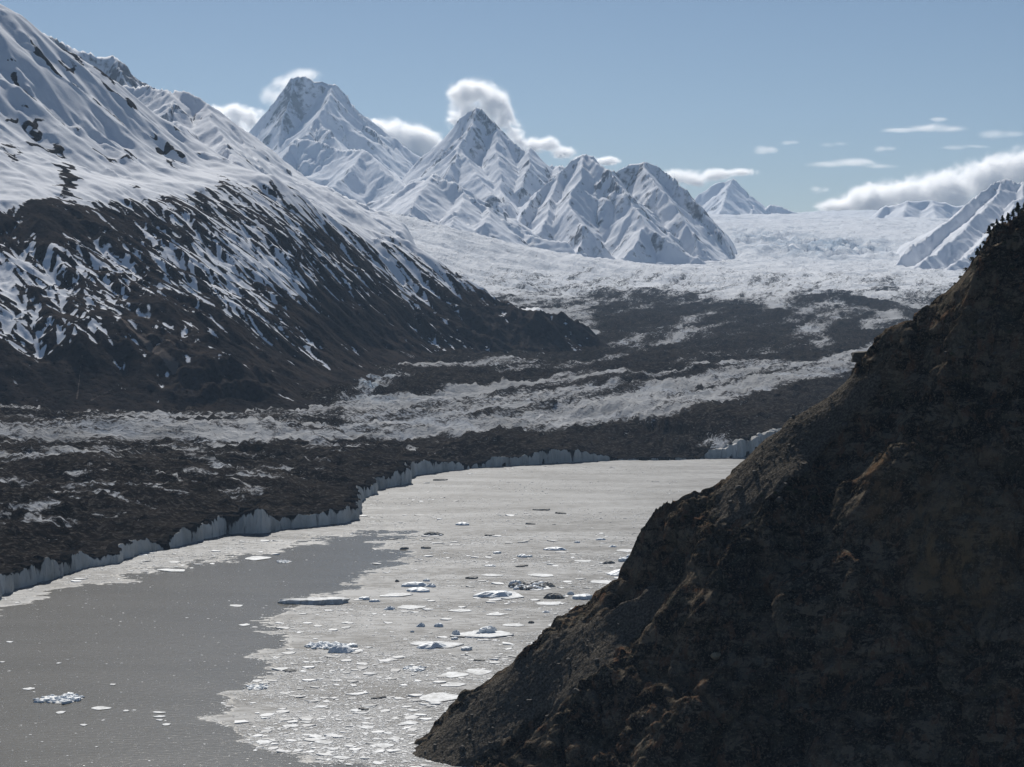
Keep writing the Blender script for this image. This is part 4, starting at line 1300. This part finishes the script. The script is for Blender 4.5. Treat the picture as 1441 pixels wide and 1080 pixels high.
big_ = ok_[osd_b[ok_] < 14][:11000]
far_k = 0.7 + by0 / 4200
V1, Q1, g1 = plates(big_, 6, np.minimum(0.5 * (1 + rng.pareto(2.0, len(big_))), 5.0) * far_k[big_])
small_ = np.setdiff1d(ok_[osd_b[ok_] < 14], big_)[:34000]
V2, Q2, g2 = plates(small_, 4, rng.uniform(0.35, 0.85, len(small_)) * far_k[small_], 0.8)
glint_bits = ok_[osd_b[ok_] >= 14][:6000]  # pale specks standing in for sun glints on the open water
V3, Q3, g3 = plates(glint_bits, 4, np.where(rng.random(len(glint_bits)) < 0.97, rng.uniform(0.16, 0.36, len(glint_bits)), rng.uniform(0.5, 1.5, len(glint_bits))), 0.7)
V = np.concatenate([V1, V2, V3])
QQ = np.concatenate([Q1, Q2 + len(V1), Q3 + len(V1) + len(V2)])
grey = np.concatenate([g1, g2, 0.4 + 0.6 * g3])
m_ = N('brash_and_glint_ice')
b1 = m_.noise(3, 4, 0.6)
cb = m_.mix(m_.attr('grey'), (0.34, 0.34, 0.33), (0.86, 0.87, 0.87))
cb = m_.mix(m_.math('MULTIPLY', m_.ss(b1, 0.5, 0.7), 0.4), cb, (0.30, 0.30, 0.29))
M_plate = m_.surf(cb, 0.7, m_.bump(b1, 0.4, 0.7), 0.25)
o = link('brash_ice_and_glints', raw_mesh('brash_ice_and_glints', V.reshape(-1, 3), QQ, False, {'grey': grey}), M_plate)
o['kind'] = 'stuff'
o['label'] = 'countless small plates of brash ice drifting on the lake, with tiny pale specks as sun glitter'

# ------------------------------------------------------------------ haze
mh = N('haze')
pv = mh.n('VolumePrincipled', {'Color': (0.52, 0.73, 1.0, 1.0), 'Density': 1.3e-5, 'Anisotropy': 0.0})
mh.t.links.new(pv.outputs[0], mh.out.inputs['Volume'])
hz = [(-30000, -10000, -30), (30000, -10000, -30), (30000, 37000, -30), (-30000, 37000, -30), (-30000, -10000, 3300), (30000, -10000, 3300), (30000, 37000, 3300), (-30000, 37000, 3300)]
o = link('haze', raw_mesh('haze', hz, cq, False), mh.m)
o['kind'] = 'stuff'

# ------------------------------------------------------------------ clouds, beyond the haze and the last mountains
CLOUD_Y = 39500.0


def cloud(puffs, label, group=None, dens=0.006, seed=0, amp=2.6, stretch=(1, 1, 1), Y=CLOUD_Y):
    m = N('cloud_vapour')
    k = Y / FPX
    pos = m.pos()
    n1 = m.n('TexNoise', {'Vector': m.pos(tuple(stretch)), 'Scale': 1 / 420.0, 'Detail': 8.0, 'Roughness': 0.7, 'Distortion': 1.2}).outputs[0]
    best = None
    lo, hi = np.full(3, 1e9), np.full(3, -1e9)
    for px, py, rx, ry in puffs:
        c = W(px, py, Y)
        r = np.array([rx * k, min(rx, 2.2 * ry) * k, ry * k])
        lo = np.minimum(lo, c - r * 1.25)
        hi = np.maximum(hi, c + r * 1.25)
        d = m.n('VectorMath', {0: pos, 1: tuple(c)}, operation='SUBTRACT').outputs[0]
        d = m.n('VectorMath', {0: d, 1: tuple(1 / r)}, operation='MULTIPLY').outputs[0]
        d = m.n('VectorMath', {0: d}, operation='LENGTH').outputs['Value']
        d = m.math('SUBTRACT', 1.0, d)
        best = d if best is None else m.math('SMOOTH_MAX', best, d, 0.45)
    f = m.math('ADD', best, m.math('MULTIPLY', m.math('SUBTRACT', n1, 0.48), amp))
    f = m.math('MULTIPLY', m.math('POWER', m.ss(f, 0.05, 0.95), 1.5), m.ss(best, -0.22, 0.35))
    v = m.n('VolumePrincipled', {'Color': (0.998, 0.998, 0.998, 1.0), 'Density': m.math('MULTIPLY', f, dens), 'Anisotropy': 0.55})
    m.t.links.new(v.outputs[0], m.out.inputs['Volume'])
    bm = bmesh.new()
    bmesh.ops.create_icosphere(bm, subdivisions=3, radius=1.0)
    c, r = (lo + hi) / 2, (hi - lo) / 2
    for v_ in bm.verts:                      # a rounded box round the vapour
        q = np.array(v_.co)
        q = q / (np.abs(q) ** 5).sum() ** 0.2
        v_.co = c + q * r
    me = bpy.data.meshes.new('cloud')
    bm.to_mesh(me)
    bm.free()
    o = link('cloud', me, m.m)
    tag(o, label, 'cloud', group)
    return o


cloud([(305, 160, 22, 16), (330, 160, 26, 22), (355, 172, 28, 24), (320, 185, 44, 28)], 'white cumulus behind the blunt snow peak and the dome', None, 0.020, 1)
cloud([(530, 182, 24, 20), (556, 194, 36, 30), (585, 200, 36, 28), (604, 203, 26, 22), (570, 225, 60, 28)], 'white cumulus filling the saddle between the two high peaks', None, 0.020, 2)
cloud([(650, 138, 26, 28), (672, 130, 34, 22), (692, 148, 30, 28), (708, 168, 26, 26), (724, 190, 22, 22), (655, 165, 30, 26)], 'banner cloud streaming off the pointed summit', None, 0.020, 3)
cloud([(745, 205, 22, 16), (768, 204, 24, 14), (792, 214, 24, 12), (855, 227, 22, 8), (820, 225, 20, 8)], 'low white cloud right behind the pointed summit', None, 0.020, 4)
cloud([(950, 250, 30, 14), (975, 252, 28, 16), (1005, 246, 34, 11), (1040, 243, 32, 8)], 'flat white cloud resting behind the remote peak', None, 0.016, 5)
cloud([(1180, 290, 40, 16), (1225, 280, 52, 26), (1280, 276, 60, 30), (1335, 268, 60, 34), (1390, 252, 56, 34), (1445, 240, 60, 34), (1300, 296, 130, 24)], 'long cloud bank lying over the head of the snowfield', None, 0.016, 6)
cloud([(388, 138, 26, 20), (404, 120, 24, 18), (428, 106, 30, 12)], 'thin cloud wisp clinging to the top of the blunt snow peak', None, 0.004, 9, 3.0)
cloud([(1165, 232, 40, 6), (1205, 229, 50, 8), (1240, 234, 34, 6)], 'long thin cloud streak below the flatter lens-shaped streak', None, 0.004, 7, 2.6, (0.45, 1, 1.6))
cloud([(1265, 183, 36, 6), (1305, 180, 48, 8), (1340, 182, 26, 6), (1322, 168, 16, 5)], 'lens-shaped cloud streak with a small tuft on top', None, 0.004, 8, 2.6, (0.45, 1, 1.6))
for k, (x, y, rx, ry) in enumerate([(1078, 211, 18, 7), (1112, 202, 15, 4), (1172, 204, 24, 4), (1246, 210, 18, 5), (1355, 208, 38, 4), (1412, 190, 34, 7), (1155, 267, 16, 6), (1437, 208, 16, 8)]):
    cloud([(x - rx * 0.35, y, rx * 0.8, ry * 1.2), (x + rx * 0.4, y - 1, rx * 0.8, ry)], 'small thin wisp of cloud in the blue sky', 'small wisps in the sky', 0.003, 20 + k, 2.8, (0.45, 1, 1.6))
